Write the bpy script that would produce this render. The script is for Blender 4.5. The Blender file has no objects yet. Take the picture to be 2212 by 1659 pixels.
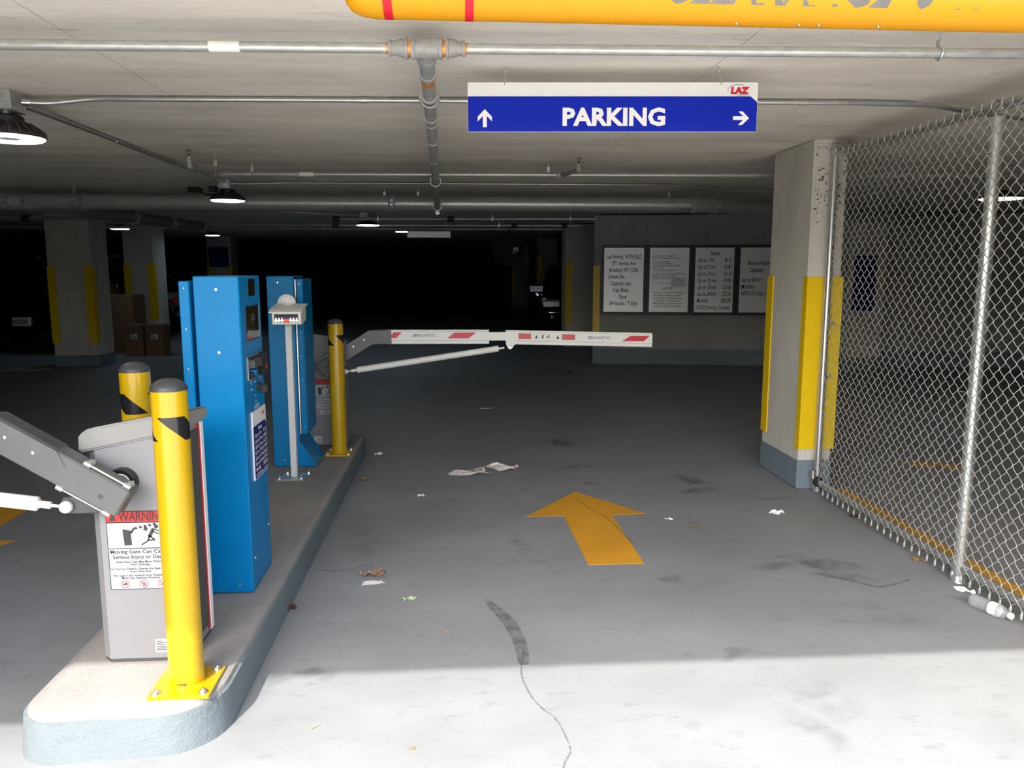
import bpy, bmesh, math, random
from mathutils import Vector, Matrix
random.seed(7)
R = math.radians
sc = bpy.context.scene
COL = sc.collection

def srgb(r, g, b):
    f = lambda v: (v/255/12.92) if v/255 <= .04045 else ((v/255+.055)/1.055)**2.4
    return (f(r), f(g), f(b), 1)

# ------------------------------------------------------------------ camera
FPX = 1700.0; PITCH = R(8.365); YAW = math.atan(116/1700); EYE = 1.58
cam_d = bpy.data.cameras.new('camera'); cam = bpy.data.objects.new('camera', cam_d); COL.objects.link(cam)
cam_d.sensor_width = 36; cam_d.lens = FPX/2212*36; cam_d.clip_start = .02; cam_d.clip_end = 200
cam.location = (0, 0, EYE); cam.rotation_euler = (R(90)-PITCH, 0, -YAW)
sc.camera = cam
# ------------------------------------------------------------------ sky, sun, exposure
w = bpy.data.worlds.new('sky'); sc.world = w; w.use_nodes = True
wn = w.node_tree.nodes; wl = w.node_tree.links; wn.clear()
wo = wn.new('ShaderNodeOutputWorld'); wb = wn.new('ShaderNodeBackground'); sky = wn.new('ShaderNodeTexSky')
sky.sky_type = 'NISHITA'; sky.sun_disc = False; sky.sun_elevation = R(43); sky.sun_rotation = R(202)
sky.dust_density = 2.5; sky.air_density = 1.0; sky.ozone_density = 1.0
wb.inputs[1].default_value = 0.6
wl.new(sky.outputs[0], wb.inputs[0]); wl.new(wb.outputs[0], wo.inputs[0])
SUN_DIR = Vector((-.37*.731, -.93*.731, .682)).normalized()     # towards the sun
sl = bpy.data.lights.new('sun', 'SUN'); sl.energy = 4.0; sl.angle = R(.7); sl.color = (1, .96, .9)
so = bpy.data.objects.new('sun', sl); COL.objects.link(so); so.location = (-3, -8, 8)
so.rotation_euler = SUN_DIR.to_track_quat('Z', 'Y').to_euler()
sc.view_settings.view_transform = 'Standard'; sc.view_settings.look = 'None'
sc.view_settings.gamma = 1; sc.view_settings.use_curve_mapping = False; sc.view_settings.exposure = 0.84
try:
    sc.cycles.use_denoising = True; sc.cycles.max_bounces = 10; sc.cycles.diffuse_bounces = 6
    sc.cycles.sample_clamp_indirect = 8; sc.cycles.caustics_reflective = False; sc.cycles.caustics_refractive = False
    sc.cycles.transparent_max_bounces = 16
except Exception: pass

# ------------------------------------------------------------------ helpers
ROOT = {}                 # object name -> world location of the thing it belongs to
TF = Matrix.Identity(4)   # placement applied to everything a builder makes

def ray(px, py):
    u = (px-1106)/FPX; v = (py-829.5)/FPX
    fy = math.cos(PITCH)-v*math.sin(PITCH); dz = -(math.sin(PITCH)+v*math.cos(PITCH))
    return Vector((u*math.cos(YAW)+fy*math.sin(YAW), -u*math.sin(YAW)+fy*math.cos(YAW), dz))
def fl(px, py, z=0.0):    # point of the photo on a level plane
    d = ray(px, py); t = (z-EYE)/d.z
    return Vector((d.x*t, d.y*t, z))
def at(px, py, y):        # point of the photo at a distance along the lane
    d = ray(px, py); t = y/d.y
    return Vector((d.x*t, y, EYE+d.z*t))

def empty(name, loc, label, cat, group=None):
    o = bpy.data.objects.new(name, None); COL.objects.link(o); o.empty_display_size = .1
    o.location = loc; ROOT[o.name] = Vector(loc)
    o['label'] = label; o['category'] = cat
    if group: o['group'] = group
    return o
def tag(o, label, cat, group=None, kind=None):
    if label: o['label'] = label
    if cat: o['category'] = cat
    if group: o['group'] = group
    if kind: o['kind'] = kind
    return o

class MB:
    def __init__(s): s.bm = bmesh.new()
    def box(s, a, b, bev=0.0, seg=1):
        x0, y0, z0 = a; x1, y1, z1 = b
        r = bmesh.ops.create_cube(s.bm, size=1)
        for v in r['verts']:
            v.co = Vector(((x0+x1)/2+v.co.x*(x1-x0), (y0+y1)/2+v.co.y*(y1-y0), (z0+z1)/2+v.co.z*(z1-z0)))
        if bev:
            es = list({e for v in r['verts'] for e in v.link_edges})
            bmesh.ops.bevel(s.bm, geom=es, offset=bev, segments=seg, affect='EDGES', profile=.5)
        return s
    def prism(s, poly, lo, hi, axis='y', bev=0.0):
        def P(a, b, t):
            return {'y': (a, t, b), 'x': (t, a, b), 'z': (a, b, t)}[axis]
        n = len(poly)
        va = [s.bm.verts.new(P(a, b, lo)) for a, b in poly]; vb = [s.bm.verts.new(P(a, b, hi)) for a, b in poly]
        fs = [s.bm.faces.new(va), s.bm.faces.new(vb[::-1])]
        for i in range(n): fs.append(s.bm.faces.new((va[i], vb[i], vb[(i+1) % n], va[(i+1) % n])))
        bmesh.ops.recalc_face_normals(s.bm, faces=fs)
        if bev:
            es = list({e for f in fs for e in f.edges})
            bmesh.ops.bevel(s.bm, geom=es, offset=bev, segments=1, affect='EDGES')
        return s
    def cyl(s, p, q, r, r2=None, n=16, cap=True):
        return s.tube([p, q], r, n, cap, radii=[r, r if r2 is None else r2])
    def tube(s, pts, r, n=8, cap=True, radii=None, closed=False):
        pts = [Vector(p) for p in pts]; N = len(pts); rings = []; up = None
        for i, p in enumerate(pts):
            if closed: t = pts[(i+1) % N]-pts[i-1]
            else: t = pts[min(i+1, N-1)]-pts[max(i-1, 0)]
            t.normalize()
            if up is None:
                up = Vector((0, 0, 1)) if abs(t.z) < .9 else Vector((1, 0, 0))
            a = (up-t*up.dot(t))
            if a.length < 1e-6: a = Vector((1, 0, 0))-t*t.x
            a.normalize(); b = t.cross(a); up = a
            rr = radii[i] if radii else r
            rings.append([s.bm.verts.new(p+(a*math.cos(2*math.pi*k/n)+b*math.sin(2*math.pi*k/n))*rr) for k in range(n)])
        for i in range(N if closed else N-1):
            A = rings[i]; B = rings[(i+1) % N]
            for k in range(n): s.bm.faces.new((A[k], A[(k+1) % n], B[(k+1) % n], B[k]))
        if cap and not closed:
            s.bm.faces.new(rings[0][::-1]); s.bm.faces.new(rings[-1])
        return s
    def lathe(s, prof, c, axis='z', n=24):
        c = Vector(c); rings = []
        for r, h in prof:
            ring = []
            if r < 1e-6:
                v = {'z': Vector((0, 0, h)), 'y': Vector((0, h, 0)), 'x': Vector((h, 0, 0))}[axis]
                ring = [s.bm.verts.new(c+v)]
            else:
                for k in range(n):
                    a = 2*math.pi*k/n; u, v_ = r*math.cos(a), r*math.sin(a)
                    v = {'z': Vector((u, v_, h)), 'y': Vector((u, h, v_)), 'x': Vector((h, u, v_))}[axis]
                    ring.append(s.bm.verts.new(c+v))
            rings.append(ring)
        for A, B in zip(rings, rings[1:]):
            for k in range(n):
                if len(A) == 1 and len(B) == 1: break
                if len(A) == 1: s.bm.faces.new((A[0], B[k], B[(k+1) % n]))
                elif len(B) == 1: s.bm.faces.new((A[k], A[(k+1) % n], B[0]))
                else: s.bm.faces.new((A[k], A[(k+1) % n], B[(k+1) % n], B[k]))
        return s
    def poly(s, pts):
        s.bm.faces.new([s.bm.verts.new(p) for p in pts]); return s
    def bolt(s, c, r=.009, h=.009, axis='z'):
        c = Vector(c); d = {'z': Vector((0, 0, 1)), 'y': Vector((0, -1, 0)), 'x': Vector((1, 0, 0))}[axis]
        s.cyl(c, c+d*.003, r*1.5, n=12); s.cyl(c+d*.003, c+d*h, r, n=6); s.cyl(c+d*h, c+d*(h+.006), r*.5, n=8); return s

def obj(name, mb, mat, parent=None, smooth=False, loc=None, auto=None):
    bm = mb.bm; bm.transform(TF)
    bmesh.ops.recalc_face_normals(bm, faces=bm.faces)
    if parent is not None:
        L = ROOT[parent.name]
    else:
        if loc is None:
            xs = [v.co for v in bm.verts]
            L = Vector(((min(v.x for v in xs)+max(v.x for v in xs))/2, (min(v.y for v in xs)+max(v.y for v in xs))/2, min(v.z for v in xs)))
        else: L = TF @ Vector(loc)
    bm.transform(Matrix.Translation(-L))
    me = bpy.data.meshes.new(name)
    if smooth:
        for f in bm.faces: f.smooth = True
        lim = R(auto if auto else 38)
        for e in bm.edges:
            if len(e.link_faces) == 2 and e.calc_face_angle(0) > lim: e.smooth = False
    bm.to_mesh(me); bm.free()
    o = bpy.data.objects.new(name, me); COL.objects.link(o)
    if mat: me.materials.append(mat)
    ROOT[o.name] = L
    if parent is None: o.location = L
    else: o.parent = parent
    return o

def text(parent, s, mat, org, xdir, updir, size, align='LEFT', sx=1.0, bold=0.0, shear=0.0, name='lettering', lift=.0012, wrap=None, fit=None, voff=0.0):
    cu = bpy.data.curves.new(name, 'FONT'); cu.body = s; cu.size = size; cu.align_x = align; cu.resolution_u = 2
    cu.offset = bold*size; cu.shear = shear; cu.fill_mode = 'FRONT'
    to = bpy.data.objects.new(name, cu); me = bpy.data.meshes.new_from_object(to)
    bpy.data.objects.remove(to); bpy.data.curves.remove(cu)
    xd = Vector(xdir).normalized(); up = Vector(updir).normalized(); nn = xd.cross(up)
    if fit and len(me.vertices):
        wd = max(v.co.x for v in me.vertices)-min(v.co.x for v in me.vertices)
        if wd > 1e-6: sx = fit/wd
    L = ROOT[parent.name]; org = Vector(org)
    for v in me.vertices:
        if wrap:      # wrap = radius of a cylinder along x, text on its outside
            a = (v.co.y+voff)/wrap
            p = org+xd*(v.co.x*sx)+up*(math.sin(a)*wrap)+nn*(wrap*math.cos(a)-wrap+lift)
        else: p = org+xd*(v.co.x*sx)+up*v.co.y+nn*lift
        v.co = p-L
    me.materials.append(mat)
    o = bpy.data.objects.new(name, me); COL.objects.link(o); o.parent = parent; ROOT[o.name] = L
    return o

# ------------------------------------------------------------------ materials
def nodes(name):
    m = bpy.data.materials.new(name); m.use_nodes = True
    nt = m.node_tree; return m, nt, nt.nodes, nt.links, nt.nodes['Principled BSDF']
def mat(name, rgb, rough=.5, metal=0.0, var=.08, scale=14, bump=0.0, stretch=(1, 1, 1), spec=.5, coat=0.0):
    m, nt, N, Lk, p = nodes(name)
    p.inputs['Roughness'].default_value = rough; p.inputs['Metallic'].default_value = metal
    p.inputs['Specular IOR Level'].default_value = spec; p.inputs['Coat Weight'].default_value = coat
    c = srgb(*rgb)
    g = N.new('ShaderNodeNewGeometry'); mp = N.new('ShaderNodeMapping'); mp.inputs['Scale'].default_value = stretch
    Lk.new(g.outputs['Position'], mp.inputs['Vector'])
    nz = N.new('ShaderNodeTexNoise'); nz.inputs['Scale'].default_value = scale; nz.inputs['Detail'].default_value = 5
    nz.inputs['Roughness'].default_value = .65
    Lk.new(mp.outputs[0], nz.inputs['Vector'])
    cr = N.new('ShaderNodeValToRGB'); cr.color_ramp.elements[0].position = .3; cr.color_ramp.elements[1].position = .7
    cr.color_ramp.elements[0].color = tuple(v*(1-var) for v in c[:3])+(1,)
    cr.color_ramp.elements[1].color = tuple(min(1, v*(1+var)) for v in c[:3])+(1,)
    Lk.new(nz.outputs['Fac'], cr.inputs[0]); Lk.new(cr.outputs[0], p.inputs['Base Color'])
    if bump:
        b = N.new('ShaderNodeBump'); b.inputs['Strength'].default_value = bump; b.inputs['Distance'].default_value = .004
        Lk.new(nz.outputs['Fac'], b.inputs['Height']); Lk.new(b.outputs[0], p.inputs['Normal'])
    return m
def emit(name, rgb, strength):
    m, nt, N, Lk, p = nodes(name)
    p.inputs['Base Color'].default_value = srgb(*rgb); p.inputs['Emission Color'].default_value = srgb(*rgb)
    p.inputs['Emission Strength'].default_value = strength
    return m
def mixc(N, Lk, fac, a, b, mode='MIX'):
    x = N.new('ShaderNodeMix'); x.data_type = 'RGBA'; x.blend_type = mode
    for i, v in ((6, a), (7, b)):
        if isinstance(v, tuple): x.inputs[i].default_value = v
        else: Lk.new(v, x.inputs[i])
    if isinstance(fac, float): x.inputs[0].default_value = fac
    else: Lk.new(fac, x.inputs[0])
    return x.outputs[2]
def ramp(N, Lk, src, a, b, inv=False):
    r = N.new('ShaderNodeMapRange'); r.inputs['From Min'].default_value = a; r.inputs['From Max'].default_value = b
    if inv: r.inputs['To Min'].default_value = 1; r.inputs['To Max'].default_value = 0
    Lk.new(src, r.inputs['Value']); return r.outputs[0]
def noise(N, Lk, vec, scale, detail=5, rough=.6, stretch=None):
    if stretch:
        mp = N.new('ShaderNodeMapping'); mp.inputs['Scale'].default_value = stretch; Lk.new(vec, mp.inputs['Vector']); vec = mp.outputs[0]
    n = N.new('ShaderNodeTexNoise'); n.inputs['Scale'].default_value = scale; n.inputs['Detail'].default_value = detail
    n.inputs['Roughness'].default_value = rough; Lk.new(vec, n.inputs['Vector']); return n.outputs['Fac']
def math_(N, Lk, op, a, b=None):
    m = N.new('ShaderNodeMath'); m.operation = op
    for i, v in enumerate((a, b)):
        if v is None: continue
        if isinstance(v, (int, float)): m.inputs[i].default_value = v
        else: Lk.new(v, m.inputs[i])
    return m.outputs[0]

def concrete(name, rgb, rough=.85, var=.16, streak=None, pits=.3, speckle=None, bump=.35, spec=.3, marks=0.0):
    m, nt, N, Lk, p = nodes(name)
    p.inputs['Roughness'].default_value = rough; p.inputs['Specular IOR Level'].default_value = spec
    pos = N.new('ShaderNodeNewGeometry').outputs['Position']; c = srgb(*rgb)
    lo = tuple(v*(1-var) for v in c[:3])+(1,); hi = tuple(min(1, v*(1+var)) for v in c[:3])+(1,)
    n1 = noise(N, Lk, pos, 1.7, 7, .65, streak); n2 = noise(N, Lk, pos, 26, 6, .7, streak); n3 = noise(N, Lk, pos, 150, 3)
    col = mixc(N, Lk, ramp(N, Lk, n1, .3, .7), lo, hi)
    col = mixc(N, Lk, ramp(N, Lk, n2, .62, .75), col, tuple(v*.72 for v in c[:3])+(1,))
    col = mixc(N, Lk, math_(N, Lk, 'MULTIPLY', ramp(N, Lk, n2, .36, .24), .5), col, tuple(min(1, v*1.35) for v in c[:3])+(1,))
    if marks:     # trowel smears: dark scrapes and pale lime patches
        n4 = noise(N, Lk, pos, 6.5, 8, .72, (.5, 2.2, 1)); n5 = noise(N, Lk, pos, 2.2, 4, .6, (.6, 1.7, 1))
        col = mixc(N, Lk, math_(N, Lk, 'MULTIPLY', ramp(N, Lk, n4, .60, .70), marks), col, tuple(v*.55 for v in c[:3])+(1,))
        k = math_(N, Lk, 'MULTIPLY', ramp(N, Lk, n4, .42, .34), ramp(N, Lk, n5, .55, .68))
        col = mixc(N, Lk, math_(N, Lk, 'MULTIPLY', k, marks), col, tuple(min(1, v*1.4) for v in c[:3])+(1,))
    if pits:
        col = mixc(N, Lk, math_(N, Lk, 'MULTIPLY', ramp(N, Lk, n3, .66, .72), pits), col, tuple(v*.45 for v in c[:3])+(1,))
    if speckle:   # black rubbed spots between two heights
        z0, z1 = speckle
        sz = N.new('ShaderNodeSeparateXYZ'); Lk.new(pos, sz.inputs[0])
        zf = ramp(N, Lk, sz.outputs['Z'], z0, z1)
        sp = noise(N, Lk, pos, 46, 4, .62)
        th = math_(N, Lk, 'SUBTRACT', .78, math_(N, Lk, 'MULTIPLY', zf, .19))
        k = math_(N, Lk, 'MULTIPLY', math_(N, Lk, 'GREATER_THAN', sp, th), .85)
        col = mixc(N, Lk, k, col, (.02, .02, .02, 1))
    Lk.new(col, p.inputs['Base Color'])
    b = N.new('ShaderNodeBump'); b.inputs['Strength'].default_value = bump; b.inputs['Distance'].default_value = .006
    Lk.new(math_(N, Lk, 'ADD', n2, math_(N, Lk, 'MULTIPLY', n3, .4)), b.inputs['Height']); Lk.new(b.outputs[0], p.inputs['Normal'])
    return m

def floor_mat():
    m, nt, N, Lk, p = nodes('floor_paint')
    pos = N.new('ShaderNodeNewGeometry').outputs['Position']
    base = srgb(141, 144, 146)
    n1 = noise(N, Lk, pos, 1.1, 6, .6, (1, 1.6, 1)); n2 = noise(N, Lk, pos, 9, 7, .7, (.8, 1.8, 1)); n3 = noise(N, Lk, pos, 70, 4, .6)
    col = mixc(N, Lk, ramp(N, Lk, n1, .3, .72), tuple(v*.86 for v in base[:3])+(1,), tuple(v*1.1 for v in base[:3])+(1,))
    col = mixc(N, Lk, math_(N, Lk, 'MULTIPLY', ramp(N, Lk, n2, .56, .70), .6), col, tuple(v*.62 for v in base[:3])+(1,))
    col = mixc(N, Lk, math_(N, Lk, 'MULTIPLY', ramp(N, Lk, n2, .36, .24), .6), col, tuple(min(1, v*1.3) for v in base[:3])+(1,))
    col = mixc(N, Lk, math_(N, Lk, 'MULTIPLY', ramp(N, Lk, n3, .68, .74), .5), col, tuple(v*.5 for v in base[:3])+(1,))
    # old drips and oil marks, each where the photo shows it: x, y, half length, half width, turn, depth
    st = [(.92, 7.03, .13, .16, 0, .75), (.95, 6.12, .16, .09, .4, .7), (.85, 7.56, .12, .05, 0, .55), (1.75, 5.65, .08, .22, .5, .7), (1.72, 5.38, .18, .06, .2, .6),
          (1.93, 3.97, .22, .09, -.5, .6), (1.70, 3.92, .16, .06, .1, .45), (1.95, 3.78, .16, .07, -.4, .55), (2.42, 3.45, .12, .05, -.6, .45), (1.09, 3.80, .10, .04, .1, .4),
          (.92, 5.62, .10, .06, .3, .5), (1.45, 4.60, .08, .03, 0, .5), (.35, 4.35, .04, .25, .1, .3), (.5, 4.1, .28, .03, .05, .3), (-.6, 4.6, .1, .6, .15, .25),
          (-.62, 2.95, .16, .06, .3, .45), (2.2, 5.15, .18, .07, -.2, .45), (1.9, 3.3, .3, .14, -.4, .25), (1.15, 2.99, .12, .04, .4, .4), (-.1, 5.2, .3, .1, .2, .2), (1.35, 2.62, .1, .14, .5, .3), (1.22, 2.45, .06, .16, .5, .35)]
    wob = noise(N, Lk, pos, 7, 5, .65); tot = None
    wv = N.new('ShaderNodeTexNoise'); wv.inputs['Scale'].default_value = 6; wv.inputs['Detail'].default_value = 4; Lk.new(pos, wv.inputs['Vector'])
    vm = N.new('ShaderNodeVectorMath'); vm.operation = 'MULTIPLY_ADD'; vm.inputs[1].default_value = (.22, .22, 0); Lk.new(wv.outputs['Color'], vm.inputs[0]); Lk.new(pos, vm.inputs[2])
    for x, y, a, b_, t, d in st:
        mp = N.new('ShaderNodeMapping'); mp.vector_type = 'TEXTURE'
        mp.inputs['Location'].default_value = (x+.11, y+.11, 0); mp.inputs['Rotation'].default_value = (0, 0, t); mp.inputs['Scale'].default_value = (a, b_, 1)
        Lk.new(vm.outputs[0], mp.inputs['Vector'])
        ln = N.new('ShaderNodeVectorMath'); ln.operation = 'LENGTH'; Lk.new(mp.outputs[0], ln.inputs[0])
        k = math_(N, Lk, 'MULTIPLY', ramp(N, Lk, ln.outputs['Value'], 1.15, .45), d)
        tot = k if tot is None else math_(N, Lk, 'MAXIMUM', tot, k)
    tot = math_(N, Lk, 'MULTIPLY', tot, ramp(N, Lk, wob, .36, .6))
    col = mixc(N, Lk, tot, col, srgb(52, 52, 50))
    Lk.new(col, p.inputs['Base Color'])
    p.inputs['Specular IOR Level'].default_value = .35
    Lk.new(math_(N, Lk, 'ADD', math_(N, Lk, 'MULTIPLY', n1, .25), .42), p.inputs['Roughness'])
    b = N.new('ShaderNodeBump'); b.inputs['Strength'].default_value = .25; b.inputs['Distance'].default_value = .004
    Lk.new(math_(N, Lk, 'ADD', n2, math_(N, Lk, 'MULTIPLY', n3, .5)), b.inputs['Height']); Lk.new(b.outputs[0], p.inputs['Normal'])
    return m
def scuff(name, rgb, amount, scale=16):     # see-through dirt mark lying on the floor
    m, nt, N, Lk, p = nodes(name); p.inputs['Base Color'].default_value = srgb(*rgb); p.inputs['Roughness'].default_value = .8
    pos = N.new('ShaderNodeNewGeometry').outputs['Position']
    Lk.new(math_(N, Lk, 'MULTIPLY', ramp(N, Lk, noise(N, Lk, pos, scale, 6, .7), .34, .62), amount), p.inputs['Alpha']); return m
def glass(name, rgb, rough=.05, alpha=.25):
    m, nt, N, Lk, p = nodes(name); p.inputs['Base Color'].default_value = srgb(*rgb); p.inputs['Roughness'].default_value = rough
    p.inputs['Alpha'].default_value = alpha; p.inputs['IOR'].default_value = 1.45; return m
def worn(name, rgb, under, amount=.5, rough=.6):     # road paint worn through in spots
    m, nt, N, Lk, p = nodes(name); pos = N.new('ShaderNodeNewGeometry').outputs['Position']; c = srgb(*rgb)
    n1 = noise(N, Lk, pos, 22, 7, .7); n2 = noise(N, Lk, pos, 3, 5)
    col = mixc(N, Lk, ramp(N, Lk, n2, .3, .7), tuple(v*.85 for v in c[:3])+(1,), tuple(min(1, v*1.08) for v in c[:3])+(1,))
    col = mixc(N, Lk, math_(N, Lk, 'MULTIPLY', ramp(N, Lk, n1, .6, .72), amount), col, srgb(*under))
    Lk.new(col, p.inputs['Base Color']); p.inputs['Roughness'].default_value = rough; return m

M = {}
M['floor'] = floor_mat()
M['ceil'] = concrete('ceiling_concrete', (234, 228, 214), .9, .17, (.45, 1.8, 1), .6, marks=.6)
M['col'] = concrete('column_concrete', (206, 203, 192), .9, .16, (1, 1, .45), .8, marks=.35)
M['col_front'] = concrete('speckled_concrete', (212, 207, 196), .9, .10, (1, 1, .6), .6, speckle=(1.45, 2.05))
M['kerb'] = concrete('kerb_concrete', (146, 143, 139), .9, .16, None, .8, bump=.8, marks=.55)
M['wall'] = concrete('wall_concrete', (172, 172, 170), .9, .14, (1, 1, .7), .5)
M['facade'] = concrete('facade_concrete', (170, 166, 158), .9, .1)
M['brick'] = mat('pale_brick', (206, 196, 184), .9, var=.15, scale=6)
M['bounce_slab'] = concrete('bounce_slab_concrete', (222, 216, 204), .9, .08)  # pale, so that the added slab throws sunlight upwards
M['asphalt'] = concrete('asphalt', (92, 92, 92), .9, .15)
M['navy'] = mat('navy_depth_tone', (34, 52, 84), .7, var=.12, scale=3)  # bluish tone of the unlit depth put into the wall colour
M['band'] = mat('grey_base_paint', (122, 134, 142), .6, var=.1, scale=12, bump=.1)
M['yellow'] = mat('yellow_enamel', (190, 152, 4), .3, var=.03, scale=5, coat=.3)
M['guard'] = mat('yellow_guard', (244, 204, 6), .4, var=.04, scale=6)
M['barY'] = mat('yellow_clearance_plastic', (214, 148, 2), .35, var=.03, scale=5)
M['black'] = mat('black_plastic', (22, 22, 23), .38, var=.1)
M['cap'] = mat('black_rubber_cap', (62, 62, 64), .42, var=.08)
M['tape'] = mat('black_reflective_tape', (26, 26, 28), .22, var=.25, scale=40)
M['red'] = mat('red_reflective', (208, 22, 44), .3, var=.08)
M['redsign'] = mat('red_print', (226, 52, 44), .5, var=.03)
M['blue'] = mat('blue_powder_coat', (0, 122, 180), .36, var=.04, scale=4, spec=.22)
M['grey'] = mat('light_grey_powder_coat', (140, 139, 139), .45, var=.03, scale=6)
M['lid'] = mat('grey_lid_plastic', (142, 140, 135), .5, var=.06, scale=9)
M['dgrey'] = mat('dark_grey_panel', (74, 73, 70), .6, var=.06)
M['arm'] = mat('grey_arm_paint', (92, 94, 91), .42, var=.08, scale=9)
M['arm_dark'] = mat('grey_cover_paint', (72, 74, 71), .42, var=.1, scale=9)
M['white'] = mat('white_enamel', (236, 234, 228), .38, var=.03, scale=8)
M['paper'] = mat('white_paper', (238, 238, 234), .8, var=.04, bump=.1)
M['label'] = mat('printed_label_white', (188, 188, 190), .6, var=.02)
M['napkin'] = mat('printed_tissue', (232, 226, 220), .85, var=.05, scale=30, bump=.2)
M['galv'] = mat('galvanised_steel', (196, 198, 196), .36, .75, .16, 30, stretch=(1, 1, 1))
M['galv_wire'] = mat('galvanised_wire', (222, 222, 214), .38, .55, .08, 40)
M['post'] = mat('galvanised_post', (206, 208, 206), .3, .8, .03, 6)
M['conduit'] = mat('conduit_steel', (190, 191, 188), .33, .8, .1, 22)
M['pipe'] = mat('sprinkler_pipe_steel', (188, 190, 186), .38, .55, .18, 18, stretch=(1, 3, 3))
M['fitting'] = mat('cast_fitting', (160, 160, 156), .6, .3, .2, 30, bump=.3)
M['drain'] = mat('dark_grey_pipe', (112, 114, 112), .6, .2, .15, 20)
M['brass'] = mat('threaded_copper', (226, 160, 96), .45, .5, .2, 50)
M['rust'] = mat('black_iron', (60, 57, 54), .6, .3, .2, 30)
M['steel'] = mat('bright_steel', (214, 212, 206), .25, .9, .06, 30)
M['signblue'] = mat('royal_blue_print', (3, 36, 172), .4, var=.04, scale=4, spec=.2)
M['signnavy'] = mat('navy_print', (18, 32, 108), .4, var=.04)
M['signwhite'] = mat('white_sign_face', (230, 230, 226), .45, var=.02)
M['ink'] = mat('black_ink', (28, 28, 30), .5, var=.05)
M['greyink'] = mat('grey_ink', (52, 52, 52), .5, var=.05)
M['barink'] = mat('grey_letters', (112, 108, 104), .5, var=.05)
M['whiteink'] = mat('white_print', (240, 240, 238), .5, var=.02)
M['redink'] = mat('red_ink', (196, 20, 40), .5, var=.05)
M['blueink'] = mat('blue_ink', (40, 96, 160), .5, var=.05)
M['plaque'] = mat('brushed_plaque', (206, 206, 204), .42, .85, var=.05, scale=5)
M['stick'] = mat('grey_sticker', (186, 186, 184), .45, .6, var=.05)
M['frame'] = mat('dark_frame', (26, 28, 34), .4, var=.1)
M['screen'] = mat('screen_glass', (8, 12, 16), .06, var=.1, coat=.5)
M['lamp'] = emit('lamp_lens', (255, 250, 240), 4.5)
M['led'] = emit('camera_led', (255, 244, 214), 30)
M['housing'] = mat('lamp_housing', (70, 64, 62), .45, .3, .1)
M['arrow'] = worn('yellow_road_paint', (222, 160, 40), (140, 122, 84), .5)
M['arrow_line'] = worn('yellow_line_paint', (214, 158, 48), (128, 118, 96), .7)
M['stripe'] = worn('white_floor_strip', (196, 200, 198), (120, 122, 120), .5)
M['card'] = mat('brown_cardboard', (122, 92, 70), .8, var=.08)
M['bin'] = mat('dark_bin_plastic', (28, 28, 30), .5, var=.1)
M['carblack'] = mat('black_car_paint', (14, 16, 22), .12, .2, .05, coat=1.0)
M['carwhite'] = mat('silver_car_paint', (228, 232, 236), .2, .0, .04, coat=1.0)
M['cardark'] = mat('dark_suv_paint', (20, 28, 30), .14, .3, .05, coat=1.0)
M['carglass'] = mat('car_glass', (8, 9, 11), .04, var=.05, coat=.6)
M['tyre'] = mat('tyre_rubber', (20, 20, 20), .8, var=.1)
M['chrome'] = mat('chrome', (220, 222, 224), .12, 1.0, .02)
M['tail'] = mat('red_lamp_glass', (150, 16, 18), .2, var=.1)
M['amber'] = mat('amber_lamp_glass', (240, 96, 40), .2, var=.1)
M['leaf'] = mat('dry_leaf', (150, 112, 62), .8, var=.25, scale=40)
M['leafdark'] = mat('dark_leaf', (74, 46, 36), .8, var=.25, scale=40)
M['leafgreen'] = mat('pale_green_leaf', (172, 190, 142), .7, var=.15, scale=40)
M['foil'] = mat('dull_wrapper', (150, 138, 128), .5, .3, .2, 60)
M['bottle'] = glass('clear_bottle', (190, 194, 195), .08, .3)
M['scuff'] = scuff('tyre_scuff', (70, 70, 68), .42)
M['crack'] = scuff('floor_crack', (90, 90, 88), .55, 40)
M['caulk'] = mat('grey_caulk', (92, 90, 86), .8, var=.2)

# ------------------------------------------------------------------ the shell
def struct(name, mb, m, parent=None, smooth=False):
    o = obj(name, mb, m, parent, smooth)
    if parent is None: o['kind'] = 'structure'
    return o
floor = struct('floor', MB().box((-16, -16, -.3), (16, 38, 0)), M['floor'])
ceil = struct('ceiling', MB().box((-14, .53, 2.72), (11, 37, 3.0)), M['ceil'])
xs = [(-14, -5.2, 2.42), (-5.197, -1.402, 2.42), (-1.397, 1.083, 2.42), (1.087, 2.33, 2.42), (2.33, 11, 2.45)]
ys = [(.53, 6.2, 0), (6.205, 12.4, .012), (12.405, 20, .012), (20.005, 37, .012)]
for x0, x1, z in xs:
    for y0, y1, dz in ys:
        struct('panel', MB().box((x0, y0, z+dz), (x1, y1, 2.72)), M['ceil'], ceil)
struct('wall_back', MB().box((-14, 36.4, 0), (11, 36.8, 2.8)), M['navy'])
struct('wall_left', MB().box((-14.3, .2, 0), (-13.9, 36.8, 2.8)), M['navy'])
struct('wall_right', MB().box((10.6, .2, 0), (11, 36.8, 2.8)), M['wall'])
# street front over the entrance: header and side walls, unseen, left part shaped to shade the left lane
struct('wall_front', MB().prism([(-16, 0), (-2.7, 0), (-2.7, 2.14), (-2.32, 2.14), (-2.32, 2.42), (2.62, 2.42), (2.62, 0), (16, 0), (16, 9), (-16, 9)], .53, .80), M['facade'])
struct('wall_sky_screen', MB().box((-40, -24, 0), (40, -23.6, 4.2)), M['brick'])  # unseen wall opposite, added to hold back skylight from the horizon
struct('floor_street', MB().box((-40, -23.6, -.05), (40, -9, .008)), M['asphalt'])
struct('floor_bounce_slab', MB().box((-40, -9, -.05), (40, 0, .006)), M['bounce_slab'])  # unseen pale slab added to bounce sunlight onto the ceiling

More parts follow.
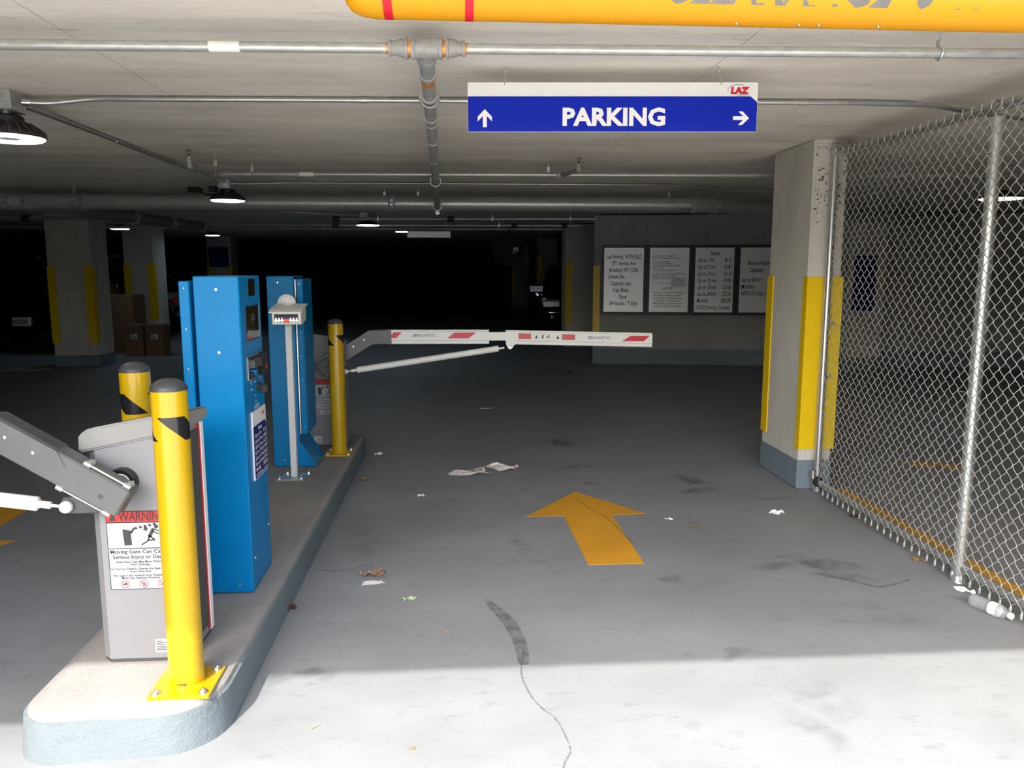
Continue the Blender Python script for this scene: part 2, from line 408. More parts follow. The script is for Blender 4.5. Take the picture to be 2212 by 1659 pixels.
# right-hand wall carrying the four framed notices: turned a little towards the lane
WA = Vector((2.24, 13.0, 0)); wdir = Vector((1, -.16, 0)).normalized(); wnrm = Vector((wdir.y, -wdir.x, 0))
WM = Matrix.Translation(WA) @ Matrix(((wdir.x, -wnrm.x, 0, 0), (wdir.y, -wnrm.y, 0, 0), (0, 0, 1, 0), (0, 0, 0, 1)))
TF = WM
wn_ = struct('wall_notice', MB().box((0, .02, 0), (8.2, .35, 2.44)), M['wall'])
px_ = [0, .86, 1.80, 2.74, 3.7, 4.7, 5.7, 6.7, 8.2]
for a, b in zip(px_, px_[1:]):
    struct('panel', MB().box((a+.003, 0, .25), (b-.003, .03, 2.43)), M['wall'], wn_)
struct('baseboard_notice', MB().box((0, -.02, 0), (8.2, .02, .25)), M['band'])
g = MB(); g.box((-.008, -.012, .42), (.105, -.002, 1.62)); g.box((-.01, -.012, .42), (-.002, .1, 1.62))
struct('corner_guard', g, M['guard'], wn_)
TF = Matrix.Identity(4)
def wallpt(x, z, off=.0): return WA+wdir*x+wnrm*off+Vector((0, 0, z))

# ------------------------------------------------------------------ columns
def column(x0, x1, y0, y1, top, label, guards, band=.26, gz=(.30, 1.52), cm='col', front=None, group=None):
    t = empty('column', ((x0+x1)/2, (y0+y1)/2, 0), label, 'column', group)
    obj('shaft', MB().box((x0, y0, 0), (x1, y1, top), .012), M[cm], t)
    if front: obj('front_face', MB().box((x0+.014, y0-.006, band), (x1-.014, y0+.002, top-.03), .002), M[front], t)
    b = .006
    obj('base_band', MB().box((x0-b, y0-b-.002, 0), (x1+b, y1+b, band), .012), M['band'], t)
    for gx, gy, wx, wy in guards:       # corner, flange lengths (signed, into the column)
        z0, z1 = gz; k = .009
        ox = -k if wx > 0 else k; oy = -k if wy > 0 else k
        mb = MB()
        xa, xb = sorted((gx+ox, gx+wx)); ya, yb = sorted((gy+oy, gy+wy))
        ix = gx-ox*.2; iy = gy-oy*.2
        pl = [(gx+ox, gy+oy), (gx+wx, gy+oy), (gx+wx, iy), (ix, iy), (ix, gy+wy), (gx+ox, gy+wy)]
        mb.prism(pl, z0, z1, 'z')
        obj('corner_guard', mb, M['guard'], t)
    return t
column(2.425, 2.665, 5.36, 6.05, 2.45, 'pale concrete column with yellow corner guards beside the chain-link fence', [(2.425, 5.354, .105, .06), (2.425, 6.05, .06, -.10), (2.665, 5.354, -.125, .06)], .22, front='col_front')
column(-6.5, -5.83, 13.1, 13.75, 2.44, 'nearest concrete column left of the kiosks, two yellow corner guards and painted base', [(-6.5, 13.1, .11, .06), (-5.83, 13.1, -.11, .12)], .19, (.39, 1.62))
column(-6.9, -6.3, 17.0, 17.7, 2.44, 'second concrete column on the left, in front of the silver car', [(-6.9, 17.0, .13, .06), (-6.3, 17.0, -.13, .1)], .2, (.5, 1.68))
column(-6.74, -6.1, 22, 22.6, 2.44, 'far left concrete column carrying a dark blue notice', [(-6.74, 22, .12, .06), (-6.1, 22, -.12, .06)], .2, (.5, 1.66))
column(2.13, 2.72, 15.6, 16.2, 2.44, 'concrete column just behind the end of the notice wall', [(2.13, 15.6, .13, .06)], .2, (.48, 1.68))
column(2.36, 2.95, 23.4, 24, 2.44, 'dark concrete column right behind the black car', [(2.36, 23.4, .14, .06)], .2, (.5, 1.9))
column(1.98, 2.6, 29, 29.6, 2.44, 'furthest dark concrete column on the right side', [(1.98, 29, .14, .06)], .2, (.55, 1.9))

# ------------------------------------------------------------------ traffic island
def island():
    x0, x1, y0, y1, h = -1.445, -.818, 2.435, 6.83, .155
    def outline(e):
        pts = []; 
        def arc(cx, cy, r, a0, a1, n=8):
            for i in range(n+1):
                a = R(a0+(a1-a0)*i/n); pts.append((cx+r*math.cos(a), cy+r*math.sin(a)))
        arc(x1-.20-e*.3, y0+.22+e*.3, .20-e*.7, -90, 0); arc(x1-.12-e*.3, y1-.12-e*.3, .12-e*.7, 0, 90); arc(x0+.12+e*.3, y1-.12-e*.3, .12-e*.7, 90, 180); arc(x0+.13+e*.3, y0+.13+e*.3, .13-e*.7, 180, 270)
        return pts
    mb = MB(); rings = []
    for e, z in ((-.012, 0), (-.004, .05), (0, h-.022), (.006, h-.007), (.02, h)):
        rings.append([mb.bm.verts.new((x, y+( .006*math.sin(9*x+5*z) if z > 0 else 0), z)) for x, y in outline(e)])
    n = len(rings[0])
    for A, B in zip(rings, rings[1:]):
        for k in range(n): mb.bm.faces.new((A[k], A[(k+1) % n], B[(k+1) % n], B[k]))
    mb.bm.faces.new(rings[-1]); mb.bm.faces.new(rings[0][::-1])
    o = obj('traffic_island', mb, M['kerb'], smooth=True)
    tag(o, 'long low concrete traffic island with rounded end carrying kiosks and bollards', 'island')
    # grey painted kerb side, a thin skin round the island
    sk = MB(); A = [sk.bm.verts.new((x, y, .0)) for x, y in outline(-.018)]; B = [sk.bm.verts.new((x, y, .132)) for x, y in outline(-.008)]; C = [sk.bm.verts.new((x, y, .136)) for x, y in outline(0.002)]
    for k in range(n):
        sk.bm.faces.new((A[k], A[(k+1) % n], B[(k+1) % n], B[k])); sk.bm.faces.new((B[k], B[(k+1) % n], C[(k+1) % n], C[k]))
    obj('kerb_face', sk, M['kerbpaint'], o, True)
M['kerbpaint'] = concrete('kerb_paint', (112, 121, 123), .8, .1, None, .3, bump=1.0)
island()
ISL = .155

# ------------------------------------------------------------------ bollards
def bollard(x, y, z, h, turn, label, detail=True):
    t = empty('bollard', (x, y, z), label, 'bollard', None)
    r = .0572
    obj('post', MB().lathe([(r, .008), (r, h-.03), (0, h-.03)], (x, y, z), n=40), M['yellow'], t, True)
    obj('cap', MB().lathe([(r+.0012, h-.032), (r+.0012, h-.024), (r*.93, h-.014), (r*.72, h-.003), (r*.4, h+.005), (0, h+.008)], (x, y, z), n=40), M['cap'], t, True)
    obj('weld', MB().lathe([(r+.008, .01), (r, .017)], (x, y, z), n=32), M['yellow'], t, True)
    pl = obj('base_plate', MB().prism([(x-.102, y-.085), (x-.098, y-.102), (x+.098, y-.102), (x+.102, y-.098), (x+.102, y+.098), (x+.098, y+.102), (x-.098, y+.102), (x-.102, y+.098)], z, z+.011, 'z'), M['yellow'], t)
    for sx in (-1, 1):
        for sy in (-1, 1):
            obj('bolt', MB().bolt((x+sx*.078, y+sy*.078, z+.011), .011, .01), M['steel'], t)
    # two black reflective wraps with slanted ends
    z0, z1 = h-.195, h-.115
    for k in range(2):
        mb = MB(); n = 14
        # split the slanted patch into bands so that it follows the tube
        bm = mb.bm; rows = []
        for j in range(9):
            g_ = j/8; row = []
            for i in range(n+1):
                a = R(65-90*g_+i/n*90+turn+180*k)
                row.append(bm.verts.new((x+(r+.0006)*math.sin(a), y-(r+.0006)*math.cos(a), z+z0+(z1-z0)*g_)))
            rows.append(row)
        for A, B in zip(rows, rows[1:]):
            for i in range(n): bm.faces.new((A[i], A[i+1], B[i+1], B[i]))
        obj('reflective_wrap', mb, M['tape'], t, True)
    return t
b1 = bollard(-.948, 2.617, ISL, 1.063, 0, 'yellow steel bollard in front, its foot lit by the sun')
text(b1, 'ULINE', M['ink'], (-.962, 2.617-.0585, ISL+.026), (1, 0, 0), (0, 0, 1), .012, bold=.03)
bollard(-1.275, 3.17, ISL, 1.055, -90, 'yellow bollard behind the front grey gate cabinet')
bollard(-.932, 6.06, ISL, 1.04, 25, 'yellow bollard at the far end of the island, in front of the rear gate')
bollard(-1.30, 6.74, ISL, 1.02, 0, 'yellow bollard almost hidden behind the second blue kiosk')

# ------------------------------------------------------------------ barrier gates
def flat(parent, pts, y, m, name, t=.0008, org=None):      # thin print facing the street (-y), pts in world x,z
    mb = MB(); mb.poly([(x, y-t, z) for x, z in pts]); return obj(name, mb, m, parent)
def thick_line(a, b, w_):
    a = Vector(a); b = Vector(b); d = (b-a).normalized(); n = Vector((-d.y, d.x))*w_/2
    return [tuple(a+n), tuple(b+n), tuple(b-n), tuple(a-n)]
def ring2(cx, cz, r, r2, n=24):
    return [((cx+r*math.cos(2*math.pi*i/n), cz+r*math.sin(2*math.pi*i/n)), (cx+r2*math.cos(2*math.pi*i/n), cz+r2*math.sin(2*math.pi*i/n))) for i in range(n+1)]
def warning_sign(parent, cx, y, ztop, W=.216, H=.292):
    global TF
    keep = TF; TF = Matrix.Identity(4)
    x0 = cx-W/2; y -= .0015
    s = obj('warning_sign', MB().box((x0, y-.0006, ztop-H), (x0+W, y+.0015, ztop)), M['ink'], parent)
    fx = lambda u: x0+u*W; fz = lambda v: ztop-v*H
    y -= .0008
    def P(name, rects, m, dy=0.0):
        mb = MB()
        for pts in rects: mb.poly([(fx(u), y-dy, fz(v)) for u, v in pts])
        return obj(name, mb, m, s)
    q = lambda a, b, c, d: [(a, b), (c, b), (c, d), (a, d)]
    P('header', [q(.01, .008, .99, .135)], M['redsign'])
    P('white_field', [q(.012, .15, .988, .468), q(.012, .478, .988, .992)], M['label'])
    text(s, 'WARNING', M['greyink'], (fx(.21), y-.0004, fz(.122)), (1, 0, 0), (0, 0, 1), .048, bold=.012, fit=W*.76)
    k = lambda pts: [(u, v) for u, v in pts]
    pic = [[(.05, .12), (.17, .12), (.11, .03)]]
    P('pictogram', pic, M['greyink'], .0004)
    g = []
    g.append([(.255, .225), (.385, .245), (.395, .43), (.275, .435)])                           # post
    g.append([(.37, .265), (.44, .205), (.455, .225), (.40, .29)])                               # bend of arm
    for i in range(5):
        a = .445+i*.075; b = .205-i*.0115
        g.append([(a, b), (a+.04, b-.006), (a+.055, b+.022), (a+.015, b+.028)])
    g.append([(.60, .205), (.65, .2), (.655, .225), (.68, .222), (.635, .255), (.58, .232), (.605, .228)])   # falling arrow
    c = [(.80+.033*math.cos(2*math.pi*i/14), .2+.026*math.sin(2*math.pi*i/14)) for i in range(14)]
    g.append(c)                                                                                   # head
    for a, b, w_ in (((.755, .225), (.68, .33), .055), ((.76, .23), (.90, .275), .02), ((.735, .26), (.875, .305), .018), ((.69, .32), (.77, .37), .026), ((.77, .37), (.645, .372), .02), ((.68, .31), (.665, .375), .025), ((.665, .375), (.55, .43), .022)):
        d = Vector((b[0]-a[0], (b[1]-a[1])*H/W)); n = Vector((-d.y, d.x)).normalized()*w_/2
        nu, nv = n.x, n.y*W/H
        g.append([(a[0]+nu, a[1]+nv), (b[0]+nu, b[1]+nv), (b[0]-nu, b[1]-nv), (a[0]-nu, a[1]-nv)])
    P('pictogram', g, M['greyink'], .0004)
    for s_, v, sz, ft in (('Moving Gate Can Cause', .535, .02, .93), ('Serious Injury or Death', .602, .02, .86), ('Keep Clear! Gate May Move Without', .655, .0115, .76), ('Prior Warning', .69, .0115, .3),
                          ('Do Not Let Children Operate the Gate or Play', .745, .0115, .95), ('in the Gate Area', .778, .0115, .34), ('This Gate is for Vehicles Only. Pedestrians', .83, .0115, .9), ('Must Use Separate Entrance', .862, .0115, .62)):
        text(s, s_, M['greyink'], (fx(.5-ft/2), y-.0002, fz(v)), (1, 0, 0), (0, 0, 1), sz, bold=.01, fit=W*ft)
    for i, u in enumerate((.24, .545, .84)):
        mb = MB(); cx_, cz_ = fx(u), fz(.93)
        rr = ring2(cx_, cz_, .0145, .0125)
        for a, b in zip(rr, rr[1:]): mb.poly([(a[0][0], y-.0006, a[0][1]), (b[0][0], y-.0006, b[0][1]), (b[1][0], y-.0006, b[1][1]), (a[1][0], y-.0006, a[1][1])])
        mb.poly([(px, y-.0007, pz) for px, pz in thick_line((cx_-.0095, cz_+.0095), (cx_+.0095, cz_-.0095), .0018)])
        obj('prohibition_symbol', mb, M['redink'], s)
        mb = MB()
        segs = {0: [((-.009, -.003), (.008, .001), .004), ((-.002, 0), (.006, .006), .003)], 1: [((0, .005), (-.001, -.002), .004), ((-.001, -.002), (-.005, -.009), .002), ((-.001, -.002), (.005, -.009), .002), ((0, .004), (.006, 0), .002), ((0, .004), (-.006, .001), .002)], 2: [((-.008, -.004), (.008, -.004), .002), ((-.003, -.004), (.004, .005), .0025)]}[i]
        for a, b, w_ in segs: mb.poly([(cx_+px, y-.0005, cz_+pz) for px, pz in thick_line(a, b, w_)])
        obj('pictogram', mb, M['ink'], s)
    TF = keep
    return s

def swept(poly_path, half, y0, y1):        # a bent bar of constant depth in the x-z plane
    P = [Vector(p) for p in poly_path]; L, Rr = [], []
    for i, p in enumerate(P):
        d1 = (P[i]-P[i-1]).normalized() if i else (P[1]-P[0]).normalized()
        d2 = (P[i+1]-P[i]).normalized() if i < len(P)-1 else d1
        n = Vector((-(d1+d2).y, (d1+d2).x)).normalized(); k = half/max(.3, n.dot(Vector((-d1.y, d1.x))))
        L.append(tuple(p+n*k)); Rr.append(tuple(p-n*k))
    return L+Rr[::-1]

def barrier_gate(label, mirrored, full):
    X = -1.15; YF = 2.79; Z = ISL
    t = empty('barrier_gate', TF @ Vector((X, YF+.12, Z)), label, 'gate')
    c = .032
    foot = [(-1.31, YF+c), (-1.31+c, YF), (-.99-c, YF), (-.99, YF+c), (-.99, 3.03), (-1.31, 3.03)]
    obj('plinth', MB().prism([(x*.985-.017, y*.99+.03) for x, y in foot], Z, Z+.02, 'z'), M['dgrey'], t)
    mb = MB(); n = len(foot); top = lambda x: .968+(x+1.31)*.2
    a = [mb.bm.verts.new((x, y, Z+.014)) for x, y in foot]; b = [mb.bm.verts.new((x, y, top(x))) for x, y in foot]
    for i in range(n): mb.bm.faces.new((a[i], a[(i+1) % n], b[(i+1) % n], b[i]))
    mb.bm.faces.new(a[::-1]); mb.bm.faces.new(b)
    obj('cabinet', mb, M['grey'], t)
    # sloping lid with a rounded shoulder on the arm side
    lx0, lx1 = -1.328, -.965; bot = lambda x: .945+(x+1.311)*.2
    prof = [(lx0, bot(lx0)), (lx0+.004, 1.0), (lx0+.016, 1.014), (lx0+.034, 1.026), (lx0+.06, 1.033), (lx1, 1.088), (lx1, bot(lx1))]
    mb = MB(); A = [mb.bm.verts.new((x, YF-.016, z)) for x, z in prof]; B = [mb.bm.verts.new((x, YF+.262, z-(.028 if z > bot(x)+.02 else 0))) for x, z in prof]
    fs = []
    for i in range(len(prof)): fs.append(mb.bm.faces.new((A[i], B[i], B[(i+1) % len(prof)], A[(i+1) % len(prof)])))
    fs += [mb.bm.faces.new(A), mb.bm.faces.new(B[::-1])]
    bmesh.ops.recalc_face_normals(mb.bm, faces=fs)
    bmesh.ops.bevel(mb.bm, geom=[e for e in mb.bm.edges if len(e.link_faces) == 2 and e.calc_face_angle(0) > R(40)], offset=.008, segments=2, affect='EDGES')
    obj('lid', mb, M['lid'], t, True)
    # service door on the island side, red strip along its far edge
    obj('door', MB().box((-.9925, YF+.045, Z+.05), (-.983, 2.985, .985), .002), M['dgrey'], t)
    obj('red_strip', MB().box((-.9925, 2.988, Z+.03), (-.982, 3.0, 1.0)), M['red'], t)
    obj('edge_trim', MB().box((-.992, 3.0, Z+.02), (-.979, 3.034, 1.005), .003), M['white'], t)
    zt = .726 if not mirrored else .706
    cx = (TF @ Vector((-1.149, YF, 0))).x; yy = (TF @ Vector((0, YF, 0))).y
    warning_sign(t, cx, yy, zt)
    # type plate
    obj('type_plate', MB().box((-1.115, YF-.002, .19), (-1.055, YF, .24)), M['signwhite'], t)
    mb = MB()
    for i, wd in enumerate((.02, .045, .03, .05, .04, .05)): mb.poly([(-1.111, YF-.0028, .234-i*.0065), (-1.111+wd, YF-.0028, .234-i*.0065), (-1.111+wd, YF-.0028, .231-i*.0065), (-1.111, YF-.0028, .231-i*.0065)])
    obj('plate_print', mb, M['greyink'], t)
    # round drive flange with emblem
    px, pz = -1.185, .835
    obj('drive_flange', MB().lathe([(.0, -.03), (.047, -.03), (.052, -.026), (.052, 0)], (px, YF, pz), 'y', 32), M['black'], t, True)
    em = obj('emblem', MB().lathe([(0, -.032), (.033, -.032), (.036, -.029)], (px, YF, pz), 'y', 28), M['signwhite'], t, True)
    tp = TF @ Vector((px, YF-.033, pz))
    text(em, 'm', M['ink'], (tp.x-.02, tp.y, tp.z-.008), (1, 0, 0), (0, 0, 1), .05, bold=.02, shear=.25, fit=.036)
    mb = MB(); mb.poly([(px-.02, YF-.0335, pz-.018), (px+.012, YF-.0335, pz-.018), (px+.012, YF-.0335, pz-.014), (px-.02, YF-.0335, pz-.014)]); obj('lettering', mb, M['ink'], em)
    # bent arm: closed channel, folded cover on its far half, spring clips along both edges
    y0, y1 = 2.645, 2.725
    e0 = Vector((-1.133, .792)); u = Vector((-.847, .531)).normalized(); elbow = Vector((-1.538, 1.046)); nrm = Vector((u.y, -u.x)) if u.y > 0 else Vector((-u.y, u.x))
    nrm = Vector((.531, .847)).normalized()
    end = Vector((-1.70, 1.05))
    obj('arm', MB().prism(swept([e0, elbow, end], .053, 0, 0), y0, y1, 'y', .006), M['arm'], t)
    cs = e0+u*.27
    obj('arm_cover', MB().prism(swept([cs, elbow, end], .0555, 0, 0), y0+.012, y1+.004, 'y', .003), M['arm_dark'], t)
    obj('arm_side_plate', MB().prism([tuple(cs+nrm*.0545), tuple(elbow+Vector((.01, .054))), tuple(end+Vector((0, .053))), tuple(end-Vector((0, .05))), tuple(elbow-Vector((-.03, .05))), tuple(cs-u*.05+nrm*.02)], y0-.003, y0+.002, 'y'), M['arm'], t)
    obj('shaft_stub', MB().cyl((px, y1-.01, pz), (px, YF-.02, pz), .03, n=24), M['black'], t, True)
    for k, s0, s1 in ((1, .02, .165), (-1, .035, .205)):
        a = e0+u*s0+nrm*k*.06; b = e0+u*s1+nrm*k*.06
        mb = MB(); mb.cyl((a.x, y0+.012, a.y), (b.x, y0+.012, b.y), .0045, n=10)
        obj('spring_clip', mb, M['steel'], t, True)
        for q in (a, b):
            mb = MB(); d = Vector((u.x, 0, u.y)); mb.cyl(Vector((q.x, y0+.012, q.y))-d*.012, Vector((q.x, y0+.012, q.y))+d*.012, .0095, n=10); mb.box((q.x-.008, y0+.012, q.y-.008), (q.x+.008, y0+.05, q.y+.008))
            obj('clip_end', mb, M['steel'], t, True)
    h = e0+u*.075-nrm*.012
    obj('access_hole', MB().lathe([(0, -.0008), (.0085, -.0008), (.0095, 0)], (h.x, y0, h.y), 'y', 16), M['dgrey'], t)
    for s_ in (.33, .43):
        h = e0+u*s_+nrm*.012; obj('screw', MB().lathe([(0, -.006), (.006, -.005), (.008, 0)], (h.x, y0-.003, h.y), 'y', 12), M['steel'], t, True)
    # balance tube hinged on a cast bracket
    ex, ez, yb = -1.335, .778, 2.68
    obj('bracket', MB().prism([(ex-.02, ez-.028), (ex+.03, ez-.03), (ex+.10, ez-.028), (ex+.10, ez+.026), (ex+.03, ez+.034), (ex-.015, ez+.03), (ex-.03, ez)], yb+.012, yb+.05, 'y', .004), M['arm_dark'], t)
    obj('bracket_foot', MB().box((ex+.05, yb+.04, ez-.028), (ex+.10, YF+.01, ez+.026), .003), M['arm_dark'], t)
    obj('ball_joint', MB().lathe([(.006, -.016), (.017, -.014), (.021, -.006), (.021, .006), (.017, .014)], (ex, yb, ez), 'y', 20), M['white'], t, True)
    obj('joint_bolt', MB().bolt((ex, yb-.014, ez), .009, .009, 'y'), M['steel'], t)
    d = Vector((-2.555-ex, 0, .955-ez)).normalized(); p0 = Vector((ex, yb, ez))
    L = 1.24
    obj('tie_rod', MB().cyl(p0+d*.018, p0+d*.055, .0055, n=10).cyl(p0+d*.05, p0+d*.10, .0125, n=14), M['white'], t, True)
    obj('balance_tube', MB().tube([p0+d*.09, p0+d*.094, p0+d*(L-.03), p0+d*(L-.026)], 0, 20, True, [.02, .0245, .0245, .02]), M['white'], t, True)
    obj('tie_rod', MB().cyl(p0+d*(L-.03), p0+d*(L+.02), .009, n=10), M['white'], t, True)
    # white boom in two lengths with a folding joint
    yb0, yb1 = 2.648, 2.70
    def boom(xa, xb, za, zb, name, skew):
        prof = [(yb0+.008, .056), (yb0+.03, .056), (yb1, .05), (yb1, -.04), (yb1-.012, -.056), (yb0+.012, -.056), (yb0+.006, -.05), (yb0+.006, -.03), (yb0, -.024), (yb0, .043), (yb0+.008, .047)]
        mb = MB(); va = [mb.bm.verts.new((xa+skew*p[1], p[0], za+p[1])) for p in prof]; vb = [mb.bm.verts.new((xb, p[0], zb+p[1])) for p in prof]
        n = len(prof)
        for i in range(n): mb.bm.faces.new((va[i], va[(i+1) % n], vb[(i+1) % n], vb[i]))
        mb.bm.faces.new(va); mb.bm.faces.new(vb[::-1])
        return obj(name, mb, M['white'], t)
    bz = 1.05
    m1 = boom(-1.655, -2.46, bz, bz-.003, 'boom', -.35)
    obj('boom_joint', MB().box((-2.60, yb0+.008, bz-.033), (-2.45, yb1-.006, bz+.034), .003), M['white'], t)
    obj('joint_bolt', MB().bolt((-2.535, yb0+.006, bz), .012, .006, 'y'), M['white'], t)
    m2 = boom(-2.592, -3.76, bz-.006, bz-.037, 'boom', 0)
    obj('hinge_plate', MB().prism([(-2.592, bz+.012), (-2.68, bz+.012), (-2.68, bz-.05), (-2.66, bz-.066), (-2.638, bz-.098), (-2.625, bz-.102), (-2.612, bz-.098), (-2.595, bz-.066)], yb0-.004, yb0+.004, 'y'), M['white'], t)
    obj('joint_bolt', MB().bolt((-2.626, yb0-.004, bz-.086), .005, .004, 'y'), M['steel'], t)
    for bx in (-2.606, -2.66): obj('joint_bolt', MB().bolt((bx, yb0-.004, bz), .006, .004, 'y'), M['white'], t)
    for bx in (-2.40, -2.44): obj('joint_bolt', MB().bolt((bx, yb0, bz-.004), .006, .004, 'y'), M['white'], t)
    if full:
        def para(pts, m, par): 
            mb = MB(); mb.poly([(x, yb0-.0008, z) for x, z in pts]); obj('reflector', mb, m, par)
        def mp(px_, py_):     # photo pixel -> gate frame of the unmirrored build
            p = at(px_, py_, 6.158); return (-2.22-p.x, p.z)
        para([mp(*q) for q in ((837, 730.5), (851, 718), (868, 718), (855, 730.5))], M['red'], m1)
        para([mp(*q) for q in ((966, 731), (981, 718.5), (1028, 718.5), (1012, 731))], M['red'], m1)
        para([mp(*q) for q in ((1344, 737), (1362, 725.5), (1404, 725.5), (1391, 737))], M['red'], m2)
        para([mp(*q) for q in ((1120, 720), (1147, 720.6), (1147, 732.6), (1120, 732))], M['redlab'], m2)
        para([mp(*q) for q in ((1214, 722), (1242.5, 722.6), (1242.5, 734.6), (1214, 734))], M['redlab'], m2)
        para([mp(*q) for q in ((1148.5, 720.6), (1213, 722), (1213, 734), (1148.5, 732.6))], M['paper'], m2)
        keep = TF
        def word(px_, py_, par, wd):
            p = at(px_, py_, 6.158-.0012); q = at(px_+wd, py_+wd*.018, 6.158)
            text(par, 'm', M['blueink'], (p.x, p.y, p.z-.004), (1, 0, -.012), (0, 0, 1), .05, bold=.012, shear=.25, fit=(q.x-p.x)*.2)
            text(par, 'AGNETIC', M['barink'], (p.x+(q.x-p.x)*.215, p.y, p.z-.001), (1, 0, -.012), (0, 0, 1), .03, bold=.004, fit=(q.x-p.x)*.78)
        word(892, 727, m1, 49); word(1269, 732, m2, 49)
        for px_, py_, s_ in ((1155, 731, '!'), (1201, 732, '!')):
            p = at(px_, py_, 6.1568); mb = MB(); r_ = .016
            keep = bpy.data  # triangle sign
            mb.poly([(-2.22-p.x-.002, yb0-.0014, p.z), (-2.22-p.x-.026, yb0-.0014, p.z), (-2.22-p.x-.014, yb0-.0014, p.z+.028)]); obj('pictogram', mb, M['greyink'], m2)
        p = at(1172, 731, 6.1568); mb = MB(); xx = -2.22-p.x
        for a, b, w_ in (((0, 0), (0, .022), .012), ((0, .022), (-.014, .03), .005), ((-.03, .002), (-.045, .014), .006), ((-.045, .014), (-.05, .028), .008), ((-.046, .02), (-.062, .016), .004), ((-.045, .012), (-.056, .004), .005)):
            mb.poly([(xx+u_, yb0-.0014, p.z+v_) for u_, v_ in thick_line(a, b, w_)])
        obj('pictogram', mb, M['ink'], m2)
    return t
M['redlab'] = mat('dull_red_label', (206, 92, 86), .5, var=.1)
barrier_gate('light grey gate cabinet in front with large warning sign, arm reaching out to the left', False, False)
TF = Matrix(((-1, 0, 0, -2.22), (0, 1, 0, 3.51), (0, 0, 1, 0), (0, 0, 0, 1)))
barrier_gate('rear grey gate with its white and red boom lowered across the lane', True, True)
TF = Matrix.Identity(4)

# ------------------------------------------------------------------ blue kiosks
def kiosk(label, h, doorz):
    L = TF @ Vector((-.10, .175, 0))
    t = empty('payment_kiosk', L, label, 'kiosk')
    D = .352
    obj('body', MB().box((-.188, 0, .0), (0, D, h), .005), M['blue'], t)
    obj('plinth', MB().box((-.184, .004, -.0045), (-.004, D-.004, .004)), M['dgrey'], t)
    obj('foot', MB().prism([(-.186, .0), (-.298, .0), (-.300, .006), (-.196, .168), (-.186, .176)], .002, D-.002, 'y', .002), M['blue'], t)
    obj('door', MB().box((-.248, .004, .238), (-.205, D-.004, h-.02), .004), M['blue'], t)
    obj('hinge_strip', MB().box((-.200, D-.012, .24), (-.194, D-.006, h-.022)), M['steel'], t)
    obj('door_gasket', MB().box((-.206, .07, .242), (-.187, D-.012, h-.024)), M['black'], t)
    for sx, sz in ((-.093, h-.055), (-.094, h-.32), (-.06, .035)):
        obj('screw', MB().lathe([(0, -.004), (.006, -.003), (.0075, 0)], (sx, 0, sz), 'y', 12), M['steel'], t, True)
    for z in [h-.05-i*.17 for i in range(7)]:
        obj('rivet', MB().lathe([(0, -.002), (.003, -.0015), (.004, 0)], (-.226, .004, z), 'y', 8), M['steel'], t, True)
    return t
KX, KY = -.915, 3.385
TF = Matrix.Translation((KX, KY, ISL+.005))
k1 = kiosk('front blue payment kiosk with screen, card slot and rate sign on its lane side', 1.387, .235)
TF = Matrix.Identity(4)
def face(name, y0, y1, z0, z1, m, par=k1, d=.004, x=KX, bev=0.0):
    return obj(name, MB().box((x-.002, y0, z0), (x+d, y1, z1), bev), m, par)
face('display_window', 3.535, 3.64, 1.459, 1.534, M['screen'], d=.0015)
face('speaker_slot', 3.495, 3.503, 1.487, 1.503, M['black'], d=.001); face('speaker_slot', 3.685, 3.693, 1.487, 1.503, M['black'], d=.001)
s1 = face('screen', 3.473, 3.692, 1.266, 1.416, M['black'], d=.002)
face('screen_glass', 3.478, 3.68, 1.302, 1.412, M['screen'], s1, d=.003)
face('screen_bezel', 3.681, 3.691, 1.27, 1.414, M['grey'], s1, d=.004)
face('screen_strip', 3.478, 3.68, 1.272, 1.300, M['lid'], s1, d=.003)
mb = MB(); mb.poly([(KX+.0036, 3.479, 1.273), (KX+.0036, 3.58, 1.273), (KX+.0036, 3.52, 1.284), (KX+.0036, 3.479, 1.287)]); obj('red_stripe', mb, M['red'], s1)
text(s1, 'LAZ', M['barink'], (KX+.0032, 3.56, 1.352), (0, 1, 0), (0, 0, 1), .035, bold=.01, fit=.045)
mb = MB(); mb.tube([(KX+.0034, 3.58+.03*math.cos(a), 1.362+.02*math.sin(a)) for a in [i*.35 for i in range(3, 16)]], .0006, 4); obj('lettering', mb, M['barink'], s1)
# card and ticket slot: sunk pocket with grey feeder, reader beside it
sl_ = face('ticket_slot', 3.466, 3.648, 1.098, 1.196, M['rust'], d=.0025)
mb = MB(); mb.prism([(KX+.001, 1.186), (KX+.028, 1.182), (KX+.03, 1.148), (KX+.001, 1.146)], 3.475, 3.60, 'y', .002); obj('feeder', mb, M['dgrey'], sl_)
mb = MB(); mb.prism([(KX+.001, 1.132), (KX+.02, 1.126), (KX+.02, 1.108), (KX+.001, 1.106)], 3.48, 3.58, 'y', .002); obj('lower_lip', mb, M['black'], sl_)
face('ticket_light', 3.50, 3.54, 1.112, 1.138, M['blue'], sl_, d=.024)
face('slot_frame', 3.462, 3.47, 1.098, 1.198, M['conduit'], sl_, d=.004); face('slot_frame', 3.462, 3.65, 1.194, 1.2, M['conduit'], sl_, d=.004); face('slot_frame', 3.466, 3.65, 1.094, 1.1, M['conduit'], sl_, d=.004)
rd = face('card_reader', 3.655, 3.69, 1.095, 1.2, M['black'], d=.03, bev=.006)
face('reader_light', 3.662, 3.684, 1.122, 1.146, M['red'], rd, d=.0315)
